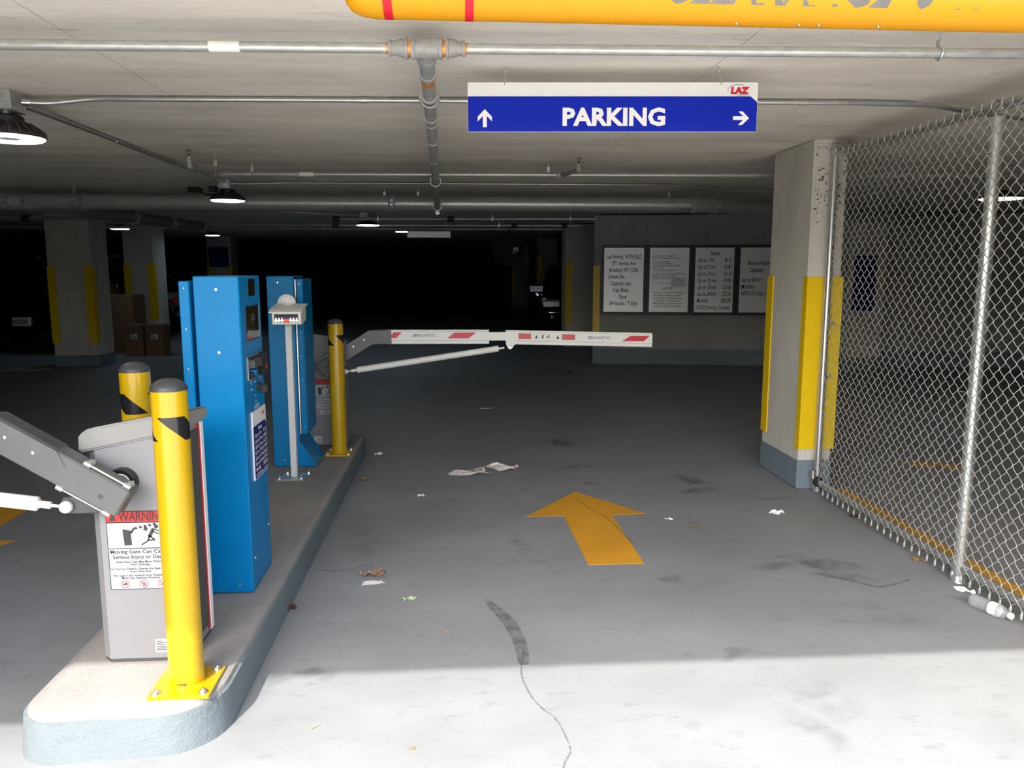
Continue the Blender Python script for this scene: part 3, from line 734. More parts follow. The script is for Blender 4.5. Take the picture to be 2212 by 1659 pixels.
# key switch and printed marks
kn = obj('key_switch', MB().cyl((KX, 3.612, 1.05), (KX+.016, 3.612, 1.05), .016, n=20).box((KX+.014, 3.603, 1.02), (KX+.045, 3.63, 1.056), .004), M['rust'], k1)
mb = MB()
for yy, zz, dy, dz in ((3.55, 1.075, .035, .004), (3.485, 1.046, .04, .004), (3.645, 1.052, .03, .004), (3.565, 1.012, .02, .004), (3.57, 1.028, .003, .012), (3.485, 1.075, .004, .03), (3.487, 1.102, .03, .003), (3.50, 1.085, .02, .003), (3.51, 1.068, .004, .02), (3.655, 1.082, .025, .003), (3.66, 1.07, .004, .02), (3.675, 1.062, .012, .003), (3.56, .985, .026, .003)):
    mb.poly([(KX+.0012, yy, zz), (KX+.0012, yy+dy, zz), (KX+.0012, yy+dy, zz+dz), (KX+.0012, yy, zz+dz)])
obj('printed_marks', mb, M['whiteink'], k1)
text(k1, 'FLASH', M['whiteink'], (KX+.001, 3.535, .958), (0, 1, 0), (0, 0, 1), .024, bold=.012, fit=.085)
# rate sign on the kiosk
rs = obj('rate_sign', MB().box((KX, 3.478, .642), (KX+.007, 3.712, .95)), M['signwhite'], k1)
mb = MB(); X_ = KX+.0076; mb.poly([(X_, 3.482, .646), (X_, 3.708, .646), (X_, 3.708, .868), (X_, 3.685, .884), (X_, 3.482, .884)]); obj('blue_field', mb, M['signnavy'], rs)
text(rs, 'LAZ', M['redink'], (KX+.007, 3.635, .914), (0, 1, 0), (0, 0, 1), .022, bold=.03, fit=.05)
text(rs, 'Rates', M['whiteink'], (X_, 3.56, .858), (0, 1, 0), (0, 0, 1), .026, bold=.012, fit=.062)
rates = [('Up to 1 hr', '8.15'), ('Up to 2 hrs', '10.87'), ('Up to 3 hrs', '16.31'), ('Up to 10 hrs', '19.93'), ('Up to 12 hrs', '22.65'), ('Up to 24 hrs', '27.18'), ('Monthly', '500.00')]
for i, (a, b) in enumerate(rates):
    z = .832-i*.0255
    text(rs, a, M['whiteink'], (X_, 3.492, z), (0, 1, 0), (0, 0, 1), .024, bold=.012, fit=.011*len(a)+.01)
    text(rs, b, M['whiteink'], (X_, 3.70-.013*len(b), z), (0, 1, 0), (0, 0, 1), .024, bold=.012, fit=.0125*len(b))
text(rs, '10.375% Parking Tax Extra', M['whiteink'], (X_, 3.490, .6535), (0, 1, 0), (0, 0, 1), .02, bold=.012, fit=.205)
for z in (.20, .27): obj('screw', MB().lathe([(0, .004), (.006, .003), (.0075, 0)], (KX, 3.44 if z < .25 else 3.70, z+.1), 'x', 12), M['steel'], k1, True)

TF = Matrix.Translation((-1.337, 5.65+.352, ISL+.005)) @ Matrix.Rotation(math.pi, 4, 'Z')
k2 = kiosk('second blue kiosk behind the camera post, turned to face the left lane', 1.365, .235)
TF = Matrix.Identity(4)
# its side towards the photographer carries the same screws
for sx, sz in ((-1.26, 1.48), (-1.262, .205)):
    obj('screw', MB().lathe([(0, -.004), (.007, -.003), (.0085, 0)], (sx, 5.65, sz), 'y', 12), M['steel'], k2, True)
mb = MB()
for i in range(7): mb.lathe([(0, -.002), (.003, -.0015), (.004, 0)], (-1.112, 5.654, 1.47-i*.17), 'y', 8)
obj('rivets', mb, M['steel'], k2, True)
k2.children[-1]['kind'] = 'stuff'

# ------------------------------------------------------------------ plate camera on its post
M['polegrey'] = mat('pale_grey_pole', (214, 213, 210), .45, var=.04, scale=6)
cp = empty('camera_post', (-1.135, 5.36, ISL), 'grey post with white licence plate camera, lit lamps, before the second kiosk', 'camera')
obj('base_plate', MB().prism([(-1.24, 5.27), (-1.06, 5.27), (-1.03, 5.45), (-1.21, 5.45)], ISL, ISL+.01, 'z'), M['conduit'], cp)
for bx, by in ((-1.222, 5.29), (-1.075, 5.29), (-1.05, 5.43), (-1.195, 5.43)):
    obj('anchor_bolt', MB().bolt((bx, by, ISL+.01), .011, .01).cyl((bx, by, ISL+.015), (bx, by, ISL+.04), .006, n=8), M['steel'], cp)
obj('post', MB().box((-1.155, 5.34, ISL+.008), (-1.112, 5.383, 1.26), .003), M['polegrey'], cp)
hd = MB(); hd.prism([(5.235, 1.215), (5.235, 1.285), (5.24, 1.30), (5.38, 1.328), (5.41, 1.32), (5.41, 1.235), (5.30, 1.212)], -1.215, -1.025, 'x', .006)
head = obj('camera_housing', hd, M['white'], cp)
obj('sunshield', MB().prism([(5.20, 1.292), (5.20, 1.30), (5.25, 1.318), (5.42, 1.345), (5.42, 1.335), (5.26, 1.307)], -1.226, -1.014, 'x', .002), M['white'], head)
obj('front_window', MB().box((-1.196, 5.230, 1.232), (-1.044, 5.237, 1.284)), M['screen'], head)
for i in range(8):
    if i in (3, 4): continue
    lx = -1.186+i*.019
    obj('lamp', MB().lathe([(0, -.006), (.006, -.004), (.0075, 0)], (lx, 5.231, 1.242), 'y', 10), M['led'], head, True)
    obj('lamp_reflector', MB().lathe([(0, -.001), (.006, -.001), (.0065, 0)], (lx, 5.230, 1.256), 'y', 10), M['steel'], head, True)
obj('red_lens', MB().box((-1.136, 5.226, 1.236), (-1.098, 5.231, 1.252), .002), emit('red_lens_glow', (255, 60, 50), 1.2), head)
obj('blue_lens', MB().box((-1.134, 5.226, 1.256), (-1.100, 5.231, 1.263), .001), M['blueink'], head)
obj('mounting_disc', MB().lathe([(0, -.022), (.048, -.02), (.06, -.012), (.063, 0), (.03, .03), (.03, .12)], (-1.16, 5.46, 1.345), 'y', 28), M['white'], cp, True)
for a in (50, 130, 90): obj('disc_screw', MB().lathe([(0, -.006), (.005, -.005), (.006, 0)], (-1.16+.044*math.cos(R(a)), 5.443, 1.345+.04*math.sin(R(a))), 'y', 10), M['conduit'], cp, True)
obj('mounting_arm', MB().box((-1.152, 5.37, 1.2), (-1.115, 5.47, 1.345), .004), M['white'], cp)

# ------------------------------------------------------------------ blue PARKING sign on hooks
TF = Matrix.Translation((.66, 3.43, 0)) @ Matrix.Rotation(-YAW, 4, 'Z')
SW, z1_, z0_ = .612, 2.354, 2.153
ps = empty('hanging_sign', TF @ Vector((0, 0, z0_)), 'blue and white hanging sign reading PARKING with two arrows', 'sign')
pb = obj('sign_panel', MB().box((-SW, -.004, z0_), (SW, .004, z1_)), M['signwhite'], ps)
zb = z1_-.056
mb = MB(); mb.poly([(-SW+.001, -.0048, z0_+.001), (SW-.001, -.0048, z0_+.001), (SW-.001, -.0048, zb-.024), (SW-.03, -.0048, zb), (-SW+.001, -.0048, zb)]); obj('blue_field', mb, M['signblue'], pb)
def arrow_pts(cx, cz, s, rot):
    raw = [(0, .037), (.030, .006), (.030, -.013), (.0085, .009), (.0085, -.037), (-.0085, -.037), (-.0085, .009), (-.030, -.013), (-.030, .006)]
    c_, s_ = math.cos(rot), math.sin(rot)
    return [(cx+(x*c_-z*s_)*s, cz+(x*s_+z*c_)*s) for x, z in raw]
def tri_fill(mb, pts, y):
    mb.poly([(x, y, z) for x, z in pts])
mb = MB(); tri_fill(mb, arrow_pts(-.54, z0_+.056, 1, 0), -.0056); obj('arrow', mb, M['whiteink'], pb)
mb = MB(); tri_fill(mb, arrow_pts(.545, z0_+.056, .92, -math.pi/2), -.0056); obj('arrow', mb, M['whiteink'], pb)
o_ = TF @ Vector((-.214, -.0052, z0_+.028)); xd = TF.to_3x3() @ Vector((1, 0, 0)); up = Vector((0, 0, 1))
text(pb, 'PARKING', M['whiteink'], o_, xd, up, .098, bold=.04, fit=.435)
o_ = TF @ Vector((.497, -.0046, z1_-.045)); text(pb, 'LAZ', M['redink'], o_, xd, up, .036, bold=.075, shear=.1, fit=.08)
o_ = TF @ Vector((.525, -.0046, z1_-.053)); text(pb, 'PARKING', M['greyink'], o_, xd, up, .006, fit=.05)
mb = MB(); mb.tube([(.53+.045*math.cos(a), -.005, z1_-.03+.022*math.sin(a)) for a in [R(60+i*14) for i in range(11)]], .0008, 4); obj('logo_swoosh', mb, M['greyink'], pb)
for hx, dx in ((-.456, .006), (.457, -.014)):
    mb = MB(); mb.tube([(hx, -.0, z1_-.012), (hx, -.006, z1_-.008), (hx+dx*.2, -.004, z1_+.005), (hx+dx, 0, 2.405)], .0018, 6); mb.tube([(hx+dx, .009*math.cos(a), 2.405+.009*math.sin(a)) for a in [i*.6 for i in range(10)]], .0018, 6)
    mb.cyl((hx+dx, 0, 2.41), (hx+dx, 0, 2.42), .006, n=10)
    obj('hook', mb, M['steel'], ps, True)
TF = Matrix.Identity(4)

# ------------------------------------------------------------------ yellow clearance bar
r_ = .09; zc = 2.112+r_
cb = empty('clearance_bar', (1.2, 1.8, zc), 'yellow tubular clearance bar with red bands hanging across the entrance', 'bar')
obj('tube', MB().tube([(-.235, 1.8, zc), (-.232, 1.8, zc), (-.22, 1.8, zc), (-.20, 1.8, zc), (-.17, 1.8, zc), (2.4, 1.8, zc)], 0, 48, True, [r_*.55, r_*.7, r_*.86, r_*.95, r_, r_]), M['barY'], cb, True, auto=60)
for xa, xb in ((-.151, -.132), (.021, .039)):
    mb = MB(); mb.tube([(xa, 1.8, zc), (xb, 1.8, zc)], r_+.0008, 48, False); obj('red_band', mb, M['red'], cb, True)
text(cb, 'CLEARANCE', M['barink'], (.43, 1.8-r_, zc), (1, 0, 0), (0, 0, 1), .135, bold=.03, shear=.2, fit=.505, wrap=r_, voff=-.071)
text(cb, "6'-11\"", M['barink'], (.985, 1.8-r_, zc), (1, 0, 0), (0, 0, 1), .135, bold=.03, shear=.2, fit=.20, wrap=r_, voff=-.071)
for hx in (.05, 1.9): obj('hanger_rod', MB().cyl((hx, 1.8, zc+r_-.004), (hx, 1.8, 2.42), .006, n=8), M['steel'], cb, True)
for px in (1587, 1721, 1764, 1892):
    p = at(px, 60, 1.8); obj('rivet', MB().lathe([(0, -.004), (.003, -.003), (.004, 0)], (p.x, 1.79, zc-r_+.0006), 'z', 8), M['steel'], cb, True)

# ------------------------------------------------------------------ pipes under the ceiling
def pipe_thing(name, label, loc, group=None, cat='pipe'): return empty(name, loc, label, cat, group)
fy = lambda x: 2.862-.0354*x
sp = pipe_thing('sprinkler_pipe', 'galvanised sprinkler pipe with threaded tee, nearest the entrance above the PARKING sign', (0, fy(0), 2.33))
PX = .00162; tx = -.098; Pp = lambda dx: Vector((tx+dx, fy(tx+dx), 2.33))
obj('pipe', MB().cyl((-5.2, fy(-5.2), 2.33), Pp(-.10), .0175, n=24), M['pipe'], sp, True)
obj('pipe', MB().cyl(Pp(.10), (2.44, fy(2.44), 2.33), .0175, n=24), M['pipe'], sp, True)
obj('tee', MB().tube([Pp(a) for a in (-.053, -.041, -.0405, .0405, .041, .053)], 0, 24, True, [.037, .037, .0335, .0335, .037, .037]).cyl(Pp(0), Pp(0)+Vector((-.004, .075, -.012)), .031, n=24).cyl(Pp(0)+Vector((-.003, .06, -.01)), Pp(0)+Vector((-.005, .085, -.014)), .036, n=24), M['fitting'], sp, True)
for sgn in (-1, 1):
    obj('copper_nipple', MB().cyl(Pp(sgn*.05), Pp(sgn*.078), .028, n=20), M['brass'], sp, True)
    obj('reducer', MB().tube([Pp(sgn*a) for a in (.066, .074, .0745, .089, .109, .1215, .122, .131)], 0, 20, True, [.036, .036, .031, .031, .024, .024, .027, .027]), M['fitting'], sp, True)
    obj('copper_nipple', MB().cyl(Pp(sgn*.12), Pp(sgn*.140), .0185, n=20), M['brass'], sp, True)
x_ = at(487, 97, fy(-.75)).x
obj('old_label', MB().tube([(x_-.055, fy(x_-.055), 2.33), (x_+.05, fy(x_+.05), 2.33)], .0181, 24, False), M['paper'], sp, True)
hx = 1.70; hp = Vector((hx, fy(hx), 2.33))
obj('hanger', MB().tube([hp+Vector((0, .022*math.sin(a), .022*math.cos(a))) for a in [i*.45 for i in range(14)]], .005, 6, closed=True).box((hx-.008, hp.y-.012, 2.345), (hx+.012, hp.y+.012, 2.375)).cyl((hx, hp.y, 2.37), (hx, hp.y, 2.42), .004, n=8), M['galv'], sp, True)
# branch running into the garage, hanging from clamps
A, B = Vector((-.103, 2.957, 2.312)), Vector((-.205, 8.42, 2.215))
br = pipe_thing('branch_pipe', 'painted grey pipe running straight back from the tee to the thick main', A)
at_ = lambda f: A.lerp(B, f)
obj('pipe', MB().cyl(A, B, .0275, n=24), M['fitting'], br, True)
for f, r2, ln in ((.03, .034, .03), (.095, .037, .012), (.175, .0345, .012), (.20, .031, .06), (.29, .0335, .02), (.42, .030, .03)):
    obj('coupling', MB().cyl(at_(f), at_(f+ln/5.5), r2, n=24), M['fitting'], br, True)
for f, r2 in ((.105, .040), (.62, .040), (.985, .044)):
    c = at_(f); obj('clamp', MB().tube([c+Vector((r2*math.cos(a), 0, r2*math.sin(a))) for a in [i*.4 for i in range(16)]], .006, 6, closed=True).cyl(c+Vector((0, 0, r2)), Vector((c.x, c.y, 2.414)), .004, n=6), M['galv'], br, True)
obj('end_plug', MB().cyl(B+Vector((0, -.004, -.02)), B+Vector((0, -.02, -.06)), .02, n=12).bolt(B+Vector((0, -.03, -.062)), .016, .014, 'y'), M['steel'], br, True)
obj('torn_label', MB().tube([at_(.03), at_(.055)], .0282, 24, False), M['brass'], br, True)

def conduit(label, pts, r, clips=()):
    t = pipe_thing('conduit', label, pts[0])
    P = [Vector(p) for p in pts]; sm = [P[0]]
    for i in range(1, len(P)-1):
        a, b, c = P[i-1], P[i], P[i+1]; k = min(.12, (b-a).length*.4, (c-b).length*.4)
        p, q = b+(a-b).normalized()*k, b+(c-b).normalized()*k
        for f in (0, .25, .5, .75, 1): sm.append(p.lerp(b, f).lerp(b.lerp(q, f), f))
    sm.append(P[-1])
    obj('pipe', MB().tube(sm, r, 14), M['conduit'], t, True)
    for f, i in clips:
        c = P[i].lerp(P[i+1], f); d = (P[i+1]-P[i]).normalized()
        obj('coupling', MB().cyl(c-d*.02, c+d*.02, r*1.25, n=12), M['conduit'], t, True)
    obj('connector', MB().cyl(P[0], P[0]+(P[1]-P[0]).normalized()*.035, r*1.35, n=12), M['steel'], t, True)
    return t
conduit('thin steel conduit along the ceiling passing behind the PARKING sign', [(-2.085, 4.10, 2.372), (-1.97, 4.13, 2.374), (-1.78, 4.15, 2.402), (2.0, 3.985, 2.402), (2.4, 4.0, 2.40), (2.75, 4.16, 2.395), (4.6, 4.9, 2.41)], .0125, ((.35, 2), (.93, 2)))
conduit('steel conduit running back along the ceiling between two lamps', [(-2.12, 4.174, 2.368), (-2.12, 4.35, 2.37), (-2.205, 4.75, 2.402), (-2.245, 7.2, 2.402), (-2.25, 7.98, 2.388)], .0125, ((.3, 2), (.78, 2)))
conduit('thin conduit crossing the ceiling in front of the thick main pipe', [(-2.19, 8.03, 2.395), (-2.0, 8.05, 2.395), (-1.75, 8.12, 2.416), (2.42, 8.06, 2.416), (3.6, 8.6, 2.416), (5.2, 9.2, 2.416)], .0095, ((.3, 2),))
conduit('short thin conduit ending at the small box far down the lane', [(-1.50, 12.52, 2.39), (-1.75, 12.5, 2.40), (-2.7, 12.3, 2.425)], .009)

def sprinkler_head(par, base, top):
    base = Vector(base)
    obj('riser', MB().lathe([(0, 0), (.018, 0), (.022, .02), (.0205, .05), (.015, .06), (0, .06)], base, 'z', 16), M['fitting'], par, True)
    mb = MB(); mb.cyl(base+Vector((0, 0, .06)), base+Vector((0, 0, .072)), .008, n=10)
    for s_ in (-1, 1): mb.tube([base+Vector((s_*.006, 0, .07)), base+Vector((s_*.010, 0, .082)), base+Vector((s_*.006, 0, .095))], .002, 5)
    mb.cyl(base+Vector((0, 0, .096)), base+Vector((0, 0, .099)), .014, n=12)
    obj('sprinkler', mb, M['rust'], par, True)
def rod_hanger(par, x, y, zp, r, ztop=2.425, strap=True):
    mb = MB(); mb.cyl((x, y, zp+r+.03), (x, y, ztop), .004, n=6).cyl((x, y, ztop-.012), (x, y, ztop), .007, n=8)
    mb.box((x-.012, y-.008, zp+r), (x+.012, y+.008, zp+r+.045))
    mb.tube([Vector((x, y+(r+.003)*math.cos(a), zp+(r+.003)*math.sin(a))) for a in [i*.42 for i in range(15)]], .004, 5, closed=True)
    obj('hanger', mb, M['galv'], par, True)
mp_ = pipe_thing('sprinkler_pipe', 'second sprinkler pipe across the lane with two upright heads, before the thick main', (0, 6.52, 2.33))
my = lambda x: 6.56-.047*x
obj('pipe', MB().cyl((-1.89, my(-1.89), 2.33), (4.6, my(4.6), 2.33), .0185, n=20), M['pipe'], mp_, True)
obj('elbow', MB().tube([(-1.87, my(-1.87), 2.33), (-1.905, my(-1.9)-.005, 2.33), (-1.92, my(-1.9)-.04, 2.325), (-1.92, my(-1.9)-.12, 2.32)], .027, 16), M['fitting'], mp_, True)
obj('pipe', MB().cyl((-1.92, my(-1.9)-.10, 2.32), (-1.875, 5.86, 2.292), .0185, n=16), M['pipe'], mp_, True)
obj('elbow', MB().tube([(-1.879, 5.95, 2.296), (-1.876, 5.87, 2.29), (-1.875, 5.845, 2.295), (-1.875, 5.84, 2.315)], .024, 16), M['fitting'], mp_, True)
sprinkler_head(mp_, (-1.875, 5.84, 2.30), 2.42)
obj('tee', MB().cyl((.80, my(.8), 2.33), (.90, my(.9), 2.33), .026, n=16).tube([(.85, my(.85), 2.33), (.86, my(.85)-.15, 2.318), (.905, 5.98, 2.305)], .018, 12), M['fitting'], mp_, True)
sprinkler_head(mp_, (.905, 5.97, 2.29), 2.42)
rod_hanger(mp_, -1.80, 6.2, 2.315, .018); rod_hanger(mp_, -1.64, my(-1.64), 2.33, .018); rod_hanger(mp_, .74, my(.74), 2.33, .018)
obj('old_label', MB().tube([(-1.26, my(-1.26), 2.33), (-1.15, my(-1.15), 2.33)], .0191, 20, False), M['paper'], mp_, True)
# the thick grooved main
mn = pipe_thing('main_pipe', 'thick grey main pipe with bolted grooved couplings crossing the garage', (0, 8.8, 2.28))
z_ = 2.275; rr_ = .080
by = lambda x: 8.80
c0, c1 = Vector((-4.52, 8.8, z_)), Vector((2.60, 8.72, z_))
obj('pipe', MB().cyl(c0, c1, rr_, n=32), M['pipe'], mn, True)
e1 = Vector((2.80, 8.78, z_)); d1 = Vector((.83, .55, 0)).normalized()
obj('elbow', MB().tube([c1-Vector((.02, 0, 0)), c1+Vector((.06, .0, 0)), e1, e1+d1*.06], .088, 24), M['fitting'], mn, True)
obj('pipe', MB().cyl(e1+d1*.03, e1+d1*7.5, rr_, n=32), M['pipe'], mn, True)
e0 = Vector((-4.66, 8.74, z_)); d0 = Vector((-.86, -.5, .0)).normalized()
obj('elbow', MB().tube([c0+Vector((.02, 0, 0)), c0-Vector((.05, 0, 0)), e0, e0+d0*.06], .088, 24), M['fitting'], mn, True)
obj('pipe', MB().cyl(e0+d0*.03, e0+d0*3.2, rr_, n=32), M['pipe'], mn, True)
def grooved(par, c, d, r):
    c = Vector(c); d = Vector(d).normalized()
    obj('coupling', MB().tube([c-d*.035, c-d*.03, c-d*.012, c+d*.012, c+d*.03, c+d*.035], 0, 28, True, [r+.004, r+.014, r+.018, r+.018, r+.014, r+.004]), M['fitting'], par, True)
    s_ = Vector((0, 0, 1)).cross(d).normalized(); s_ = -s_ if s_.y > 0 else s_
    mb = MB()
    for k in (-.022, .022): mb.box(tuple(c+s_*(r+.02)+Vector((-.014, -.012, k-.012))), tuple(c+s_*(r+.02)+Vector((.014, .012, k+.012))))
    obj('coupling_bolt', mb, M['steel'], par)
for c, d in ((c0+Vector((.02, 0, 0)), (1, 0, 0)), (e0+d0*.05, d0), ((-3.92, 8.8, z_), (1, 0, 0)), ((-.70, 8.76, z_), (1, 0, 0)), (c1, (1, 0, 0)), (e1+d1*.06, d1)):
    grooved(mn, c, d, rr_)
for hx in (-4.02, -.42, -.78, 2.34): rod_hanger(mn, hx, 8.78, z_, rr_, 2.43)
obj('old_label', MB().tube([(-.98, 8.772, z_), (-.86, 8.771, z_)], rr_+.0006, 32, False), M['card'], mn, True)
bd = pipe_thing('drain_pipe', 'dark thick pipe running back from the main on the left side', (-4.05, 9, 2.2))
q0, q1 = Vector((-4.08, 8.95, 2.2)), Vector((-3.80, 12.4, 2.2))
obj('pipe', MB().cyl(q0, q1, .07, n=24), M['drain'], bd, True)
for f in (.36, .66, .96): grooved(bd, q0.lerp(q1, f), q1-q0, .07)
for f in (.3, .6): c = q0.lerp(q1, f); rod_hanger(bd, c.x, c.y, c.z, .07, 2.43)
def far_pipe(label, a, b, r, hang=(), coup=()):
    a, b = Vector(a), Vector(b); t = pipe_thing('sprinkler_pipe', label, a.lerp(b, .5))
    obj('pipe', MB().cyl(a, b, r, n=14), M['pipe'], t, True)
    for f in hang: c = a.lerp(b, f); obj('hanger', MB().cyl(c, Vector((c.x, c.y, 2.43)), .004, n=6).box((c.x-.012, c.y-.03, c.z-.03), (c.x+.012, c.y+.03, c.z+.03)), M['galv'], t)
    for f in coup: c = a.lerp(b, f); d = (b-a).normalized(); obj('coupling', MB().cyl(c-d*.05, c+d*.05, r*1.6, n=12), M['rust'], t, True)
    return t
far_pipe('sprinkler pipe in the shade beyond the main, ending left of the far lamp', (-1.78, 12.0, 2.30), (2.05, 11.74, 2.30), .026, (.16, .6, .9), (0.0, .44))
far_pipe('long thin pipe level with the far lamp, starting behind the dark drain pipe', (-4.35, 13.6, 2.29), (2.12, 13.4, 2.29), .024, (.2, .78), (.36, .82, .95))
far_pipe('furthest thin pipe across the lane under the ceiling', (-4.2, 14.6, 2.28), (1.9, 14.4, 2.28), .02, (.3,))
far_pipe('pipe on the far left running across the nearest left column', (-8.5, 12.3, 2.30), (-4.2, 12.0, 2.30), .03, (.55,), (.52,))
far_pipe('lower thin pipe on the far left behind the columns', (-9.5, 14.4, 2.28), (-4.2, 14.2, 2.28), .022, (.3,))

# ------------------------------------------------------------------ lamps and boxes
def jbox(x, y, z0, z1, s, label):
    t = empty('junction_box', (x, y, z0), label, 'box')
    obj('body', MB().box((x-s, y-s, z0), (x+s, y+s, z1), .002), M['galv'], t)
    obj('cover', MB().box((x-s*.96, y-s-.003, z0+.004), (x+s*.96, y-s, z1-.004), .001), M['galv'], t)
    obj('cover_screw', MB().bolt((x-s*.7, y-s-.003, z0+(z1-z0)*.5), .004, .003, 'y').bolt((x+s*.7, y-s-.003, z0+(z1-z0)*.5), .004, .003, 'y'), M['steel'], t)
    return t
jbox(-2.175, 4.10, 2.326, 2.42, .072, 'galvanised junction box above the nearest lamp at the left edge')
jbox(-2.25, 8.04, 2.345, 2.432, .058, 'galvanised junction box above the lamp before the thick main')
jbox(-1.44, 12.55, 2.34, 2.43, .06, 'small grey junction box above the far lamp')
M['lamp_far'] = emit('cool_lamp_lens', (214, 236, 255), 9)
def lamp(x, y, z, label, r=.165, fins=24, driver=False, h=.075, detail=True):
    t = empty('ceiling_lamp', (x, y, z), label, 'lamp')
    obj('housing', MB().lathe([(0, h), (r*.42, h), (r*.5, h-.008), (r*.62, h*.62), (r*.94, h*.28), (r, h*.06), (r, 0), (r*.97, 0)], (x, y, z), 'z', 40), M['housing'], t, True)
    if detail:
        mb = MB()
        for i in range(fins):
            a = 2*math.pi*i/fins; c, s_ = math.cos(a), math.sin(a); n = Vector((-s_, c, 0))*.003
            P = [Vector((x+c*r*k, y+s_*r*k, z+zz)) for k, zz in ((.52, h-.008), (.66, h*.92), (.99, h*.4), (1.0, h*.1))]
            va = [mb.bm.verts.new(p+n) for p in P]; vb = [mb.bm.verts.new(p-n) for p in P]
            mb.bm.faces.new(va); mb.bm.faces.new(vb[::-1])
            for k in range(3): mb.bm.faces.new((va[k], vb[k], vb[k+1], va[k+1]))
        f_ = obj('cooling_fins', mb, M['housing'], t); f_['kind'] = 'stuff'
        obj('driver_box', MB().lathe([(0, h+.03), (r*.40, h+.03), (r*.46, h+.02), (r*.46, h-.005)], (x, y, z), 'z', 24), M['black'], t, True)
        obj('stem', MB().lathe([(0, 0), (.05, 0), (.05, .012), (.025, .016), (.022, 2.42-z-h-.03-.08)], (x, y, z+h+.02), 'z', 16), M['galv'], t, True)
    obj('lens', MB().lathe([(r*.34, -.002), (r*.36, -.006), (r*.9, -.010), (r*.965, -.002), (r*.96, .002)], (x, y, z), 'z', 40), M['lamp' if y < 10 else 'lamp_far'], t, True)
    obj('lens_centre', MB().lathe([(0, -.004), (r*.33, -.004), (r*.34, .001)], (x, y, z), 'z', 24), M['white'], t, True)
    if driver:
        obj('driver', MB().box((x-.36, y-.06, z+.075), (x-.26, y+.10, z+.125), .004), M['black'], t)
        obj('sensor', MB().box((x-.17, y-.03, z+.085), (x-.10, y+.05, z+.135), .003), M['black'], t)
        obj('cable', MB().tube([(x-.30, y-.05, z+.12), (x-.26, y-.09, z+.10), (x-.20, y-.11, z+.06), (x-.16, y-.11, z+.045), (x-.08, y-.12, z+.045)], .008, 8), M['black'], t, True)
    return t
lamp(-2.165, 4.10, 2.205, 'round ceiling lamp at the left edge, nearest to the entrance, lit')
lamp(-2.235, 8.04, 2.235, 'round lit ceiling lamp hanging just before the thick main', driver=True)
lamp(-1.43, 13.0, 2.265, 'lit round lamp down the lane left of the branch pipe', r=.19, detail=False)
lamp(-1.05, 15.6, 2.28, 'smaller lit lamp just right of the far lane lamp', r=.15, detail=False)
lamp(-5.95, 14.6, 2.27, 'lit lamp seen between the two left columns', r=.16, detail=False)
lamp(-5.25, 17.6, 2.28, 'lit lamp in the dark right of the second left column', r=.15, detail=False)
lamp(5.35, 7.6, 2.26, 'lit lamp behind the fence at the right edge', r=.2, detail=False)

# ------------------------------------------------------------------ chain-link fence
FX = 2.502
fe = empty('chain_link_fence', (FX, 4.0, 0), 'galvanised chain-link fence along the right side of the lane', 'fence')
obj('post', MB().cyl((2.535, 3.668, .0), (2.535, 3.668, 2.25), .030, n=28), M['post'], fe, True)
obj('post_cap', MB().lathe([(.034, 0), (.034, .045), (.03, .05), (.02, .053), (.012, .058), (0, .058)], (2.535, 3.668, 2.235), 'z', 24).tube([(2.535+.0, 3.668+.026*math.cos(a), 2.335+.026*math.sin(a)) for a in [i*.45 for i in range(14)]], .007, 8, closed=True), M['galv'], fe, True)
obj('post_foot', MB().lathe([(.04, 0), (.036, .012), (.035, .03), (.031, .035)], (2.535, 3.668, 0), 'z', 24).cyl((2.535, 3.668, .055), (2.535, 3.668, .105), .036, n=24), M['galv'], fe, True)
obj('post', MB().cyl((2.55, 5.314, .0), (2.55, 5.314, 2.40), .024, n=28), M['post'], fe, True)
obj('post', MB().cyl((2.535, 2.80, .0), (2.535, 2.80, 2.30), .030, n=28), M['post'], fe, True)
obj('post_fixing', MB().box((2.53, 5.285, 2.37), (2.64, 5.337, 2.41), .003), M['galv'], fe)
obj('floor_bracket', MB().box((2.512, 5.275, .02), (2.518, 5.31, .16)), M['galv'], fe)
obj('bracket_collar', MB().cyl((2.508, 5.29, .10), (2.508, 5.29, .16), .018, n=14), M['steel'], fe, True)
for z in (2.10, 1.2, .83, .19): obj('band', MB().lathe([(.026, -.01), (.029, -.01), (.029, .01), (.026, .01)], (2.55, 5.314, z), 'z', 20).box((2.568, 5.31, z-.01), (2.61, 5.32, z+.01)), M['galv'], fe, True)
obj('rail', MB().cyl((2.55, 2.82, 2.335), (2.55, 5.28, 2.335), .021, n=20), M['conduit'], fe, True)
obj('rail', MB().cyl((2.54, 2.82, .078), (2.54, 5.28, .078), .022, n=20), M['galv'], fe, True)
obj('rail_end', MB().lathe([(.0, 0), (.03, 0), (.03, .02), (.036, .03), (.036, .05)], (2.54, 5.235, .078), 'y', 18), M['rust'], fe, True)
for zz in (.36, .95, 1.62, 2.1):
    mb = MB(); mb.tube([(2.535+.034*math.cos(a), 3.668+.034*math.sin(a), zz+.004*a) for a in [R(70+i*22) for i in range(11)]]+[(2.50, 3.668+.06, zz+.02)], .0022, 5)
    obj('wire_tie', mb, M['steel'], fe, True)
